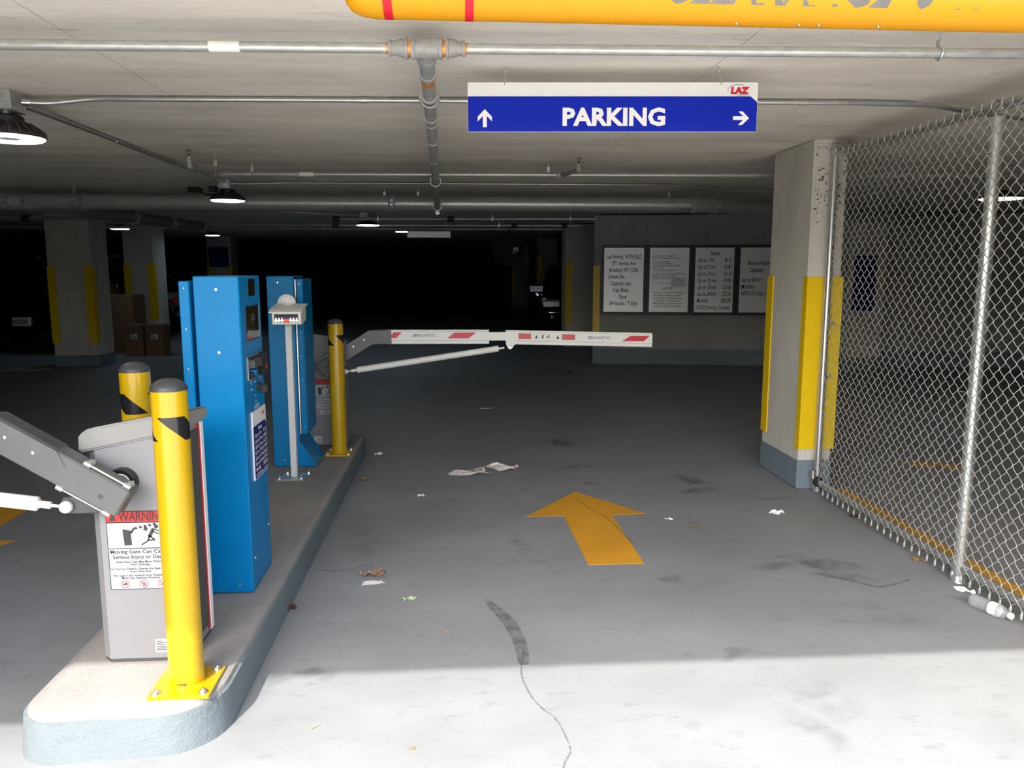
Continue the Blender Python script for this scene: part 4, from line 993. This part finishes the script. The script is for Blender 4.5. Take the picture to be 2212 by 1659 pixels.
# woven wires: flattened spirals hooked into each other, neighbours half a turn apart
PIT = .036; ZB, ZT = .055, 2.325; AMP = .0195
def spiral(odd):
    pts = []; half = PIT; n = round((ZT-ZB)/(2*half)); spp = 8; tot = n*spp; s_ = -1 if odd else 1
    # bottom knuckle
    pts += [(0.004, s_*(AMP-.004), ZB-.004), (0.001, s_*(AMP+.003), ZB-.03), (-.003, s_*(AMP-.004), ZB-.034), (-.003, s_*(AMP-.006), ZB-.012)]
    for i in range(tot+1):
        ph = math.pi/2+2*math.pi*i/spp
        tri = math.asin(.985*math.sin(ph))/math.asin(.985)
        pts.append((-.0035*math.cos(ph)*(1 if not odd else 1), s_*AMP*tri*(1 if True else 0), ZB+(ZT-ZB)*i/tot))
    pts += [(-.002, s_*(AMP+.001), ZT+.012), (.003, s_*(AMP+.004), ZT+.024), (.001, s_*(AMP-.003 if odd else AMP), ZT+.034)]
    mb = MB(); mb.tube(pts, .0021, 4)
    bm = mb.bm; bmesh.ops.recalc_face_normals(bm, faces=bm.faces)
    me = bpy.data.meshes.new('wire'); 
    for f in bm.faces: f.smooth = True
    bm.to_mesh(me); bm.free(); me.materials.append(M['galv_wire']); return me
wires = (spiral(False), spiral(True))
nw = 66
for i in range(nw):
    o = bpy.data.objects.new('wire', wires[i % 2]); COL.objects.link(o); o.parent = fe
    o.location = (0, 5.168-i*PIT-4.0, 0); ROOT[o.name] = Vector((FX, 4.0, 0))

# ------------------------------------------------------------------ notices on the right-hand wall
def hit(px, py):
    d = ray(px, py); c = Vector((0, 0, EYE)); t = (WA-c).dot(wnrm)/d.dot(wnrm); p = c+d*t
    return (p-WA).dot(wdir), p.z
edges = [hit(x, 605)[0] for x in (1298, 1396, 1493.5, 1590, 1687)]
ZT_, ZB_ = 1.955, .822
def notice(i, label, lines, tsize=.06):
    global TF
    x0, x1 = edges[i]+.004, edges[i+1]-.004
    base = wallpt((x0+x1)/2, ZB_, .0)
    t = empty('wall_notice_board', base, label, 'sign', None)
    TF = WM
    mb = MB(); f = .045; d = -.03
    for pl in ([(x0, ZB_), (x1, ZB_), (x1-f, ZB_+f), (x0+f, ZB_+f)], [(x1, ZB_), (x1, ZT_), (x1-f, ZT_-f), (x1-f, ZB_+f)], [(x1, ZT_), (x0, ZT_), (x0+f, ZT_-f), (x1-f, ZT_-f)], [(x0, ZT_), (x0, ZB_), (x0+f, ZB_+f), (x0+f, ZT_-f)]):
        mb.prism(pl, d-.012, -.001, 'y')
    obj('frame', mb, M['frame'], t)
    obj('plaque', MB().box((x0+f*.5, d, ZB_+f*.5), (x1-f*.5, d+.012, ZT_-f*.5)), M['plaque'], t)
    TF = Matrix.Identity(4)
    W_ = x1-x0-2*f; H_ = ZT_-ZB_-2*f
    for s, u, v, ft, sz in lines:
        if s.startswith('---'):
            p = [wallpt(x0+f+W_*a, ZT_-f-H_*b, -d+.0015) for a, b in ((u, v), (u+ft, v), (u+ft, v+.006), (u, v+.006))]
            mb = MB(); mb.poly(p); obj('rule', mb, M['ink'], t); continue
        if s == 'sticker':
            p = [wallpt(x0+f+W_*a, ZT_-f-H_*b, -d+.0015) for a, b in ((u, v), (u+ft, v), (u+ft, v+.15), (u, v+.15))]
            mb = MB(); mb.poly(p); obj('sticker', mb, M['stick'], t); continue
        text(t, s, M['ink'], wallpt(x0+f+W_*u, ZT_-f-H_*v, -d+.0008), wdir, (0, 0, 1), sz, bold=.014, fit=W_*ft)
    return t
S = .098
notice(0, 'first framed notice from the left, giving name, address, licence and opening hours', [('Laz Parking  NY/NJ LLC', .06, .165, .88, S), ('371 Vernon Ave', .20, .27, .60, S), ('Brooklyn, NY 11206', .13, .372, .73, S), ('License No.', .11, .475, .42, S), ('Capacity: cars', .16, .582, .53, S), ('Cap: Bikes', .23, .685, .39, S), ('Open', .38, .79, .20, S), ('24 hours / 7 days', .14, .895, .72, S)])
s_ = .034
comp = [('If you have a complaint', .07, .135, .58, s_), ('about this business, contact:', .07, .168, .72, s_), ('NYC Department', .07, .222, .42, s_), ('of Consumer Affairs', .07, .255, .50, s_), ('42 Broadway NY, NY 10004', .07, .288, .70, s_), ('DIAL 311 or', .07, .325, .28, s_), ('www.nyc.gov/consumers', .07, .356, .63, s_), ('Licensee: LAZ Parking NY/NJ LLC', .07, .41, .84, s_), ('License Title(s): Garage', .07, .445, .60, s_), ('License Number(s):', .07, .48, .48, s_), ('---', .09, .54, .46, 0), ('sticker', .56, .46, .38, 0), ('NOTICE', .34, .645, .24, .05),
        ('Pursuant to law, operators liability', .08, .705, .82, s_), ('for loss or damage of vehicle', .13, .748, .70, s_), ('by fire, theft or explosion limited', .09, .792, .78, s_), ('to $25,000.  No employee or', .13, .834, .70, s_), ('Manager has the authority to', .12, .876, .72, s_), ('modify or increase this liability.', .10, .918, .74, s_)]
notice(1, 'second framed notice with small complaint text and NOTICE paragraph', comp)
rl = [('Rates', .40, .115, .22, S)]
for i, (a, b) in enumerate(rates):
    v = .222+i*.1045
    rl.append((a, .07, v, .038*len(a)+.03, S)); rl.append((b, .93-.04*len(b), v, .042*len(b), S))
rl.append(('10.375% Parking Tax Extra', .06, .955, .86, S*.95))
notice(2, 'third framed notice listing parking rates by the hour', rl)
notice(3, 'fourth framed notice about bicycle parking, partly hidden by the column', [('Bicycle Parking', .20, .265, .62, S), ('Capacity:', .25, .37, .36, S), ('Up to 24 hrs', .05, .525, .53, S), ('9.06', .76, .525, .16, S), ('Monthly', .05, .63, .34, S), ('90.60', .70, .63, .22, S), ('8.875% NYC Sales Tax Extra', .05, .735, .90, S)])

# ------------------------------------------------------------------ paint on the floor
def marking(name, polys, m, label, cat='road marking'):
    mb = MB()
    for p in polys: mb.prism(p, .0004, .0022, 'z')
    return tag(obj(name, mb, m), label, cat)
marking('painted_arrow', [[(.82, 5.405), (.42, 4.862), (.667, 4.862), (.685, 4.01), (.992, 4.01), (.978, 4.862), (1.208, 4.872)]], M['arrow'], 'yellow arrow painted on the lane floor pointing into the garage')
marking('painted_arrow', [[(-2.98, 4.07), (-3.37, 4.62), (-3.12, 4.62), (-3.12, 5.47), (-2.845, 5.47), (-2.845, 4.62), (-2.59, 4.62)]], M['arrow'], 'yellow arrow painted on the left lane behind the front gate arm')
marking('painted_line', [[(2.655, 1.5), (2.79, 1.5), (2.785, 5.36), (2.66, 5.36)]], M['arrow_line'], 'worn yellow line on the floor along the inside of the fence')
a, b = fl(1968, 1004), fl(2064, 1008)
marking('painted_line', [[(a.x, a.y-.06), (a.x+.16, a.y-.08), (a.x+.18, a.y+.08), (a.x, a.y+.1)]], M['arrow_line'], 'left one of two short yellow dashes on the floor behind the fence')
marking('painted_line', [[(b.x-.14, b.y-.02), (b.x+.03, b.y-.14), (b.x+.05, b.y+.03), (b.x-.12, b.y+.15)]], M['arrow_line'], 'right one of two short yellow dashes on the floor behind the fence')
marking('painted_line', [[(-7.1, 12.55), (-6.5, 12.65), (-6.5, 12.95), (-7.12, 12.92)]], M['stripe'], 'pale strip on the floor beside the nearest left column')  # pale strip lying flat on the floor
def ribbon(name, pts, widths, m, z=.0007):
    P = [Vector((x, y, z)) for x, y in pts]; sm = []
    for i in range(len(P)-1):
        p0, p1, p2, p3 = P[max(i-1, 0)], P[i], P[i+1], P[min(i+2, len(P)-1)]
        for k in range(5):
            t = k/5; sm.append((.5*((2*p1)+(p2-p0)*t+(2*p0-5*p1+4*p2-p3)*t*t+(3*p1-p0-3*p2+p3)*t**3), widths[i]*(1-t)+widths[i+1]*t))
    sm.append((P[-1], widths[-1])); mb = MB(); prev = None
    for i, (p, w_) in enumerate(sm):
        d = (sm[min(i+1, len(sm)-1)][0]-sm[max(i-1, 0)][0]).normalized(); n = Vector((-d.y, d.x, 0))*w_/2
        cur = (mb.bm.verts.new(p+n), mb.bm.verts.new(p-n))
        if prev: mb.bm.faces.new((prev[0], cur[0], cur[1], prev[1]))
        prev = cur
    o = obj(name, mb, m, floor); return o
ribbon('tyre_mark', [(.115, 3.62), (.16, 3.50), (.205, 3.38), (.235, 3.25), (.25, 3.12), (.252, 3.0), (.25, 2.96)], [.02, .05, .065, .06, .055, .05, .03], M['scuff'])
ribbon('floor_crack', [(.262, 3.1), (.235, 2.90), (.25, 2.76), (.28, 2.66), (.33, 2.57), (.352, 2.46), (.356, 2.38), (.33, 2.32), (.30, 2.22)], [.007]*9, M['crack'])
ribbon('floor_crack', [(-.79, 5.34), (-.6, 5.28), (-.4, 5.32), (-.2, 5.36)], [.006]*4, M['crack'])
ribbon('floor_crack', [(-.8, 4.05), (-.62, 4.02), (-.5, 4.1)], [.01]*3, M['crack'])
ribbon('floor_crack', [(.80, 5.22), (.86, 5.0), (.93, 4.8), (.97, 4.55), (1.0, 4.3)], [.012]*5, M['crack'], .003)
ribbon('floor_crack', [(2.3, 3.7), (2.1, 3.62), (2.0, 3.7), (1.85, 3.82)], [.015, .02, .03, .01], M['scuff'])

# ------------------------------------------------------------------ litter
def scrap(name, c, sx, sy, turn, m, label, cat, seed, h=.012, rough=.22, group=None, cut=.25, parent=None):
    rnd = random.Random(seed); mb = MB(); n, k = 9, 6; G = []
    ph = [rnd.uniform(0, 6) for _ in range(6)]
    for i in range(n+1):
        row = []
        for j in range(k+1):
            u, v = i/n*2-1, j/k*2-1
            ang = math.atan2(v, u); e = max(abs(u), abs(v)); rr = 1-cut*.5*(1+math.sin(3*ang+ph[0]))*e-cut*.3*math.sin(7*ang+ph[1])*e
            x, y = u*rr*sx/2, v*rr*sy/2
            z = .0012+h*(.5+.5*math.sin(4*u+ph[2]+2*v))*(.35+.65*abs(math.sin(3*v+ph[3]+1.5*u)))+rnd.uniform(0, rough*h)
            row.append(Vector((x*math.cos(turn)-y*math.sin(turn)+c[0], x*math.sin(turn)+y*math.cos(turn)+c[1], c[2]+z)))
        G.append(row)
    T = [[mb.bm.verts.new(p+Vector((0, 0, .0008))) for p in r] for r in G]; B_ = [[mb.bm.verts.new(p) for p in r] for r in G]
    for i in range(n):
        for j in range(k):
            mb.bm.faces.new((T[i][j], T[i+1][j], T[i+1][j+1], T[i][j+1])); mb.bm.faces.new((B_[i][j+1], B_[i+1][j+1], B_[i+1][j], B_[i][j]))
    for i in range(n): mb.bm.faces.new((T[i][0], B_[i][0], B_[i+1][0], T[i+1][0])); mb.bm.faces.new((T[i+1][k], B_[i+1][k], B_[i][k], T[i][k]))
    for j in range(k): mb.bm.faces.new((T[0][j+1], B_[0][j+1], B_[0][j], T[0][j])); mb.bm.faces.new((T[n][j], B_[n][j], B_[n][j+1], T[n][j+1]))
    o = obj(name, mb, m, parent, loc=(c[0], c[1], c[2]) if parent is None else None)
    if parent is None: tag(o, label, cat, group)
    return o
# printed tissue wrapper: two crumpled lobes joined, with red print
nap = empty('tissue_wrapper', (.19, 6.0, 0), 'crumpled white tissue wrapper with red print lying in mid lane', 'litter')
scrap('sheet', (.075, 5.97, 0), .33, .17, .25, M['napkin'], '', '', 3, .02, parent=nap)
scrap('sheet', (.33, 6.09, 0), .27, .16, -.12, M['napkin'], '', '', 9, .034, parent=nap)
rnd = random.Random(4)
for cx, cy, hz in ((.0, 5.95, .021), (.05, 6.0, .0235), (.11, 5.98, .0235), (.10, 5.93, .0225), (.16, 6.01, .0225), (.03, 5.91, .02), (.31, 6.05, .0405), (.40, 6.08, .0385), (.43, 6.12, .037), (.36, 6.12, .038)):
    mb = MB(); r0 = rnd.uniform(.010, .022); pts = [(cx+r0*math.cos(a)*rnd.uniform(.5, 1.2), cy+r0*.8*math.sin(a)*rnd.uniform(.5, 1.2), hz) for a in [i*.7 for i in range(9)]]
    mb.poly(pts); obj('red_print', mb, M['red'], nap)
L_ = [((817, 983), .075, .05, .3, 'paper', 'paper_scrap', 'small white paper scrap just right of the rear bollard', 'litter', .02),
      ((909, 1072), .05, .03, .2, 'paper', 'paper_scrap', 'tiny white twist of paper left of the tissue wrapper', 'litter', .014),
      ((806, 1260), .12, .055, .15, 'paper', 'paper_scrap', 'flat white paper scrap directly in front of the crumpled brown wrapper', 'litter', .004),
      ((1050, 883), .14, .06, .1, 'napkin', 'paper_scrap', 'pale paper scrap far down the lane before the boom', 'litter', .008),
      ((1679, 1110), .11, .045, .25, 'paper', 'paper_scrap', 'crumpled white paper scrap near the right-hand column', 'litter', .022),
      ((1445, 1122), .06, .03, -.2, 'napkin', 'paper_scrap', 'small pale scrap right of the painted arrow tip', 'litter', .006),
      ((2083, 1279), .10, .035, -.9, 'paper', 'paper_scrap', 'white paper strip under the fence beside the bottle', 'litter', .02),
      ((785, 1037), .06, .045, .4, 'leaf', 'dry_leaf', 'curled tan leaf on the floor beside the island kerb', 'leaf', .016),
      ((622, 1318), .07, .06, .9, 'leafdark', 'dry_leaf', 'dark brown leaf against the kerb right of the front kiosk', 'leaf', .025),
      ((885, 1295), .07, .035, .1, 'leafgreen', 'green_leaf', 'pale green torn leaf lying in the lane near the paper scraps', 'leaf', .008),
      ((1500, 1137), .06, .015, .1, 'leaf', 'dry_leaf', 'thin tan leaf sliver on the floor right of the painted arrow', 'leaf', .004),
      ((1984, 1211), .07, .03, -.5, 'leaf', 'dry_leaf', 'orange brown leaf under the fence left of its post', 'leaf', .014),
      ((1845, 1117), .07, .05, -.5, 'leafdark', 'dry_leaf', 'dark brown leaf under the fence near the column', 'leaf', .014),
      ((1230, 803), .16, .08, .1, 'leafdark', 'dry_leaf', 'dark scrap far down the lane under the boom tip', 'litter', .01),
      ((680, 1570), .05, .012, .9, 'leafgreen', 'grass_blade', 'small green grass sprig on the sunlit floor beside the kerb', 'leaf', .003),
      ((963, 1365), .03, .012, .2, 'leaf', 'dry_leaf', 'tiny reddish leaf bit in the shade left of the tyre mark', 'leaf', .004),
      ((890, 1618), .02, .014, .2, 'leaf', 'dry_leaf', 'tiny orange leaf bit on the sunlit floor at the bottom', 'leaf', .004)]
for i, (q, sx, sy, tn, m, nm, lb, ct, h) in enumerate(L_):
    p = fl(*q); scrap(nm, (p.x, p.y, 0), sx, sy, tn, M[m], lb, ct, 20+i, h, .2, None, .3)
p = fl(806, 1244)
wr = empty('foil_wrapper', (p.x, p.y, 0), 'crumpled brown and silver wrapper standing up behind a white paper scrap', 'litter')
scrap('sheet', (p.x, p.y, 0), .13, .055, .15, M['card'], '', '', 61, .028, parent=wr)
mb = MB(); 
for k, (dx, hh, dy) in enumerate(((-.055, .018, 0), (-.03, .012, .01), (.0, .014, -.01), (.03, .026, .012), (.045, .012, 0))):
    mb.poly([(p.x+dx-.012, p.y+dy, .012), (p.x+dx+.016, p.y+dy+.006, .012), (p.x+dx+(.012 if k % 2 else -.014), p.y+dy+.012, .012+hh)])
obj('foil_fold', mb, M['foil'], wr)
# plastic bottle lying by the fence
pa, pb_ = Vector((2.405, 3.375, .034)), Vector((2.47, 3.195, .030)); d = (pb_-pa).normalized()
bo = empty('plastic_bottle', (2.435, 3.28, 0), 'clear plastic water bottle with white cap lying against the fence foot', 'bottle')
prof = [(0, .012), (.004, .026), (.012, .031), (.03, .031), (.036, .028), (.042, .031), (.055, .031), (.06, .0285), (.066, .031), (.08, .031), (.085, .0285), (.09, .031), (.10, .031), (.145, .031), (.155, .029), (.17, .021), (.178, .012), (.186, .011)]
obj('body', MB().tube([pa+d*t for t, r in prof], 0, 24, True, [r for t, r in prof]), M['bottle'], bo, True)
obj('label', MB().tube([pa+d*.098, pa+d*.135], .0314, 24, False), M['paper'], bo, True)
obj('cap', MB().tube([pa+d*.182, pa+d*.184, pa+d*.198, pa+d*.2], 0, 18, True, [.0135, .015, .015, .0135]), M['white'], bo, True)

# ------------------------------------------------------------------ things in the dark
far = empty('hanging_sign', (-.49, 14.0, 2.11), 'plain grey sign board hanging far down the lane under the pipes', 'sign')
obj('sign_panel', MB().box((-.865, 13.985, 2.11), (-.12, 14.0, 2.215)), M['plaque'], far)
for x in (-.8, -.2): obj('hook', MB().cyl((x, 13.99, 2.21), (x, 13.99, 2.43), .004, n=6), M['steel'], far)
ds = empty('round_sign', (.93, 14.3, 1.6), 'round black disc with a small white emblem hanging right of the lane', 'sign')
obj('disc', MB().lathe([(0, -.02), (.25, -.015), (.30, 0), (.30, .02), (0, .02)], (.93, 14.3, 1.92), 'y', 36), M['tyre'], ds, True)
text(ds, 'm', M['whiteink'], (.99, 14.277, 1.87), (1, 0, .1), (-.1, 0, 1), .16, bold=.03, shear=.25, fit=.1)
mb = MB(); mb.poly([(.96, 14.276, 1.835), (1.04, 14.276, 1.845), (1.04, 14.276, 1.857), (.96, 14.276, 1.847)]); obj('lettering', mb, M['whiteink'], ds)
obj('hanger_rod', MB().cyl((.93, 14.31, 2.2), (.93, 14.31, 2.43), .01, n=8), M['rust'], ds)
def post_sign(x, y, w_, z0, z1, zs, label):
    t = empty('notice_sign', (x, y, z0), label, 'sign')
    obj('sign_panel', MB().box((x-w_/2, y-.012, z0), (x+w_/2, y, z1)), M['plaque'], t)
    obj('blue_field', MB().box((x-w_/2, y-.014, z0), (x+w_/2, y-.011, zs)), M['signnavy'], t)
    return t
post_sign(-6.43, 21.985, .52, 1.61, 2.25, 2.15, 'dark blue notice with grey top on the far left column')
# column and sign inside the fenced bay
column(6.0, 6.6, 12.1-.25, 12.1+.0, 2.45, 'dim column behind the fence carrying a blue and grey notice', [], .2)
post_sign(6.25, 11.84, .36, .93, 1.93, 1.77, 'tall blue notice with grey top seen through the fence')
def bx(name, x0, x1, y0, y1, h, label, lab=True):
    t = empty(name, ((x0+x1)/2, (y0+y1)/2, 0), label, 'box')
    obj('carton', MB().box((x0, y0, 0), (x1, y1, h), .006), M['card'], t)
    for k in (-1, 1): obj('flap', MB().box((x0+.004, (y0+y1)/2+(.004 if k > 0 else -(y1-y0)/2+.003), h), (x1-.004, (y0+y1)/2+((y1-y0)/2-.003 if k > 0 else -.004), h+.006)), M['card'], t)
    if lab:
        xm = (x0+x1)/2; pl = obj('label', MB().box((xm-.06, y0-.002, h*.55), (xm+.06, y0, h*.72)), M['paper'], t)
        mb = MB()
        for i in range(3): mb.poly([(xm-.05, y0-.003, h*.57+i*.03), (xm+.05-.02*i, y0-.003, h*.57+i*.03), (xm+.05-.02*i, y0-.003, h*.57+i*.03+.014), (xm-.05, y0-.003, h*.57+i*.03+.014)])
        obj('print', mb, M['greyink'], pl)
    return t
bx('cardboard_box', -6.02, -5.70, 14.65, 15.0, .56, 'left one of two small labelled cardboard boxes behind the nearest left column')
bx('cardboard_box', -5.66, -5.34, 14.65, 15.0, .56, 'right one of two small labelled cardboard boxes behind the nearest left column')
t = bx('cardboard_box', -6.66, -6.06, 15.2, 15.8, 1.08, 'tall cardboard box with a shiny tape strip behind the two small boxes', False)
obj('tape_strip', MB().box((-6.45, 15.197, .52), (-6.42, 15.2, .9)), M['steel'], t)

def car(loc, yaw, paint, label, L=4.6, Wd=1.86, H=1.72, plate=None, hatch=True, group=None):
    global TF
    TF = Matrix.Translation(loc) @ Matrix.Rotation(yaw, 4, 'Z')
    t = empty('car', Vector(loc), label, 'car')
    h = L/2; sec = [(-h, .42, .62, .80), (-h+.05, .34, .90, .86), (-h+.22, .30, 1.0, .92), (-h+.9, .26, 1.04, .93), (0, .25, 1.03, .93), (h-1.35, .26, 1.0, .93), (h-.55, .28, .92, .92), (h-.15, .32, .80, .86), (h, .42, .62, .74)]
    def ring(x, zb, zt, k):
        w_ = Wd/2*k/.93*.93
        return [(x, -w_*.9, zb), (x, -w_, zb+.14), (x, -w_*1.03, (zb+zt)/2), (x, -w_*.97, zt-.07), (x, -w_*.86, zt), (x, w_*.86, zt), (x, w_*.97, zt-.07), (x, w_*1.03, (zb+zt)/2), (x, w_, zb+.14), (x, w_*.9, zb)]
    def loft(rs):
        mb = MB(); V = [[mb.bm.verts.new(p) for p in r] for r in rs]
        for A, B in zip(V, V[1:]):
            for i in range(len(A)): mb.bm.faces.new((A[i], A[(i+1) % len(A)], B[(i+1) % len(A)], B[i]))
        mb.bm.faces.new(V[0][::-1]); mb.bm.faces.new(V[-1]); return mb
    obj('body', loft([ring(*s) for s in sec]), paint, t, True)
    def cab(x, z, k): w_ = Wd/2*k; return [(x, -w_, z), (x, w_, z)]
    top = H
    lo = [(-h+.14, .86), (h-1.32, .86)]; hi = [(-h+.42, .70), (h-2.1, .68)]
    mb = MB(); z0 = .99
    q = lambda x, k, z: [mb.bm.verts.new((x, -Wd/2*k, z)), mb.bm.verts.new((x, Wd/2*k, z))]
    a, b, c, d_ = q(-h+.14, .88, z0), q(h-1.25, .88, z0), q(-h+.45, .72, top-.05), q(h-2.15, .70, top-.05)
    for f in ((a[0], a[1], c[1], c[0]), (b[0], b[1], d_[1], d_[0]), (a[0], b[0], d_[0], c[0]), (a[1], b[1], d_[1], c[1]), (c[0], c[1], d_[1], d_[0]), (a[0], a[1], b[1], b[0])): mb.bm.faces.new(f)
    obj('windows', mb, M['carglass'], t)
    obj('roof', loft([[(x, -Wd/2*k, top-.07), (x, -Wd/2*k*.9, top-.02), (x, 0, top+dz), (x, Wd/2*k*.9, top-.02), (x, Wd/2*k, top-.07)] for x, k, dz in ((-h+.40, .73, -.03), (-h+.9, .75, .02), (0, .75, .03), (h-2.2, .71, -.02))]), paint, t, True)
    for s_ in (-1, 1):
        for x0, x1 in ((-h+.16, -h+.46), (-.35, -.28), (h-1.27, h-2.17)):
            P = [(x0-.04, s_*Wd/2*.885, z0), (x0+.04, s_*Wd/2*.885, z0), (x1+.04, s_*Wd/2*.715+s_*.012, top-.05), (x1-.04, s_*Wd/2*.715+s_*.012, top-.05)]
            mb = MB(); va = [mb.bm.verts.new(p) for p in P]; vb = [mb.bm.verts.new((p[0], p[1]-s_*.02, p[2])) for p in P]
            mb.bm.faces.new(va); mb.bm.faces.new(vb[::-1])
            for i in range(4): mb.bm.faces.new((va[i], va[(i+1) % 4], vb[(i+1) % 4], vb[i]))
            obj('pillar', mb, paint, t)
        for x in (-h+.82, h-.92):
            wl_ = obj('wheel', MB().lathe([(.20, -.11), (.32, -.11), (.345, -.07), (.345, .07), (.32, .11), (.20, .11)], (x, s_*(Wd/2-.12), .345), 'y', 28), M['tyre'], t, True)
            mb = MB(); yo = s_*(Wd/2-.015)
            mb.lathe([(0, 0), (.05, 0), (.06, -s_*.02)], (x, yo, .345), 'y', 16)
            for k in range(5):
                a_ = 2*math.pi*k/5; cx, cz = math.cos(a_), math.sin(a_)
                mb.tube([(x+cx*.04, yo-s_*.01, .345+cz*.04), (x+cx*.21, yo-s_*.02, .345+cz*.21)], .022, 6)
            mb.tube([(x+.215*math.cos(a_), yo-s_*.03, .345+.215*math.sin(a_)) for a_ in [i*math.pi/12 for i in range(24)]], .014, 6, closed=True)
            obj('rim', mb, M['chrome'], wl_, True)
            mb = MB(); mb.lathe([(.36, -.015), (.40, -.01), (.40, .01), (.36, .015)], (x, s_*(Wd/2*.99), .36), 'y', 28); obj('wheel_arch', mb, M['black'], t, True)
        obj('mirror', MB().box((h-1.75, s_*(Wd/2*.9), 1.0), (h-1.63, s_*(Wd/2+.17), 1.14), .03), paint, t, True)
        for x in (-.55, .45): obj('door_handle', MB().box((x-.09, s_*Wd/2*.985, .90), (x+.09, s_*Wd/2*1.02, .93), .006), M['chrome'], t)
        obj('tail_lamp', MB().box((-h+.02, s_*Wd/2*.74, .86), (-h+.14, s_*Wd/2*.95, .94), .02), M['tail'], t, True)
        obj('headlamp', MB().box((h-.26, s_*Wd/2*.55, .70), (h-.06, s_*Wd/2*.88, .82), .03), M['plaque'], t, True)
        obj('turn_lamp', MB().box((h-.30, s_*Wd/2*.86, .76), (h-.2, s_*Wd/2*.93, .9), .01), M['amber'], t)
    obj('bumper', MB().box((-h-.05, -Wd/2*.82, .40), (-h+.1, Wd/2*.82, .56), .04), paint if hatch else M['black'], t, True)
    obj('bumper', MB().box((h-.1, -Wd/2*.78, .38), (h+.06, Wd/2*.78, .55), .04), paint, t, True)
    obj('grille', MB().box((h-.12, -.42, .58), (h-.0, .42, .76), .02), M['chrome'], t)
    for s_ in (-1, 1): obj('chrome_strip', MB().box((h-.02, s_*.2, .56), (h+.065, s_*.72, .575)), M['chrome'], t)
    pl = None
    if plate:
        pl = obj('licence_plate', MB().box((-h-.07, -.155, .53), (-h+.06, .155, .69)), M['signwhite'], t)
        X = TF.to_3x3() @ Vector((0, -1, 0)); o_ = TF @ Vector((-h-.071, .13, .575))
        TF_keep = TF; TF = Matrix.Identity(4)
        text(pl, plate, M['ink'], o_, X, (0, 0, 1), .1, bold=.02, fit=.26)
        TF = TF_keep
    TF = Matrix.Identity(4)
    return t
p = at(36, 690, 15.2)
car((p.x+.42, p.y+2.15, 0), R(84), M['carblack'], 'black car with a white rear plate in the dark at the far left', plate='NCC-9289')
car((-8.35, 20.97, 0), R(1), M['carwhite'], 'silver grey car parked sideways behind the left columns', H=1.93, L=4.7)
car((2.98, 20.4, 0), R(-94), M['cardark'], 'black car facing the lane behind the column beyond the notice wall', H=1.66)

# ------------------------------------------------------------------ groups of alike things
GROUPS = {'bollard': 'yellow bollards on the island', 'payment_kiosk': 'blue payment kiosks', 'barrier_gate': 'grey barrier gates on the island', 'column': 'concrete columns', 'ceiling_lamp': 'round lit ceiling lamps', 'wall_notice_board': 'framed notices on the right-hand wall', 'sprinkler_pipe': 'sprinkler pipes under the ceiling', 'conduit': 'steel conduits on the ceiling', 'junction_box': 'junction boxes on the ceiling', 'cardboard_box': 'cardboard boxes by the left columns', 'paper_scrap': 'paper scraps on the lane floor', 'dry_leaf': 'dry leaves on the floor', 'painted_arrow': 'yellow arrows on the floor', 'painted_line': 'painted lines on the floor', 'car': 'parked cars in the dark'}
for o in list(bpy.data.objects):
    if o.parent is None and 'category' in o:
        g = GROUPS.get(o.name.split('.')[0])
        if g: o['group'] = g
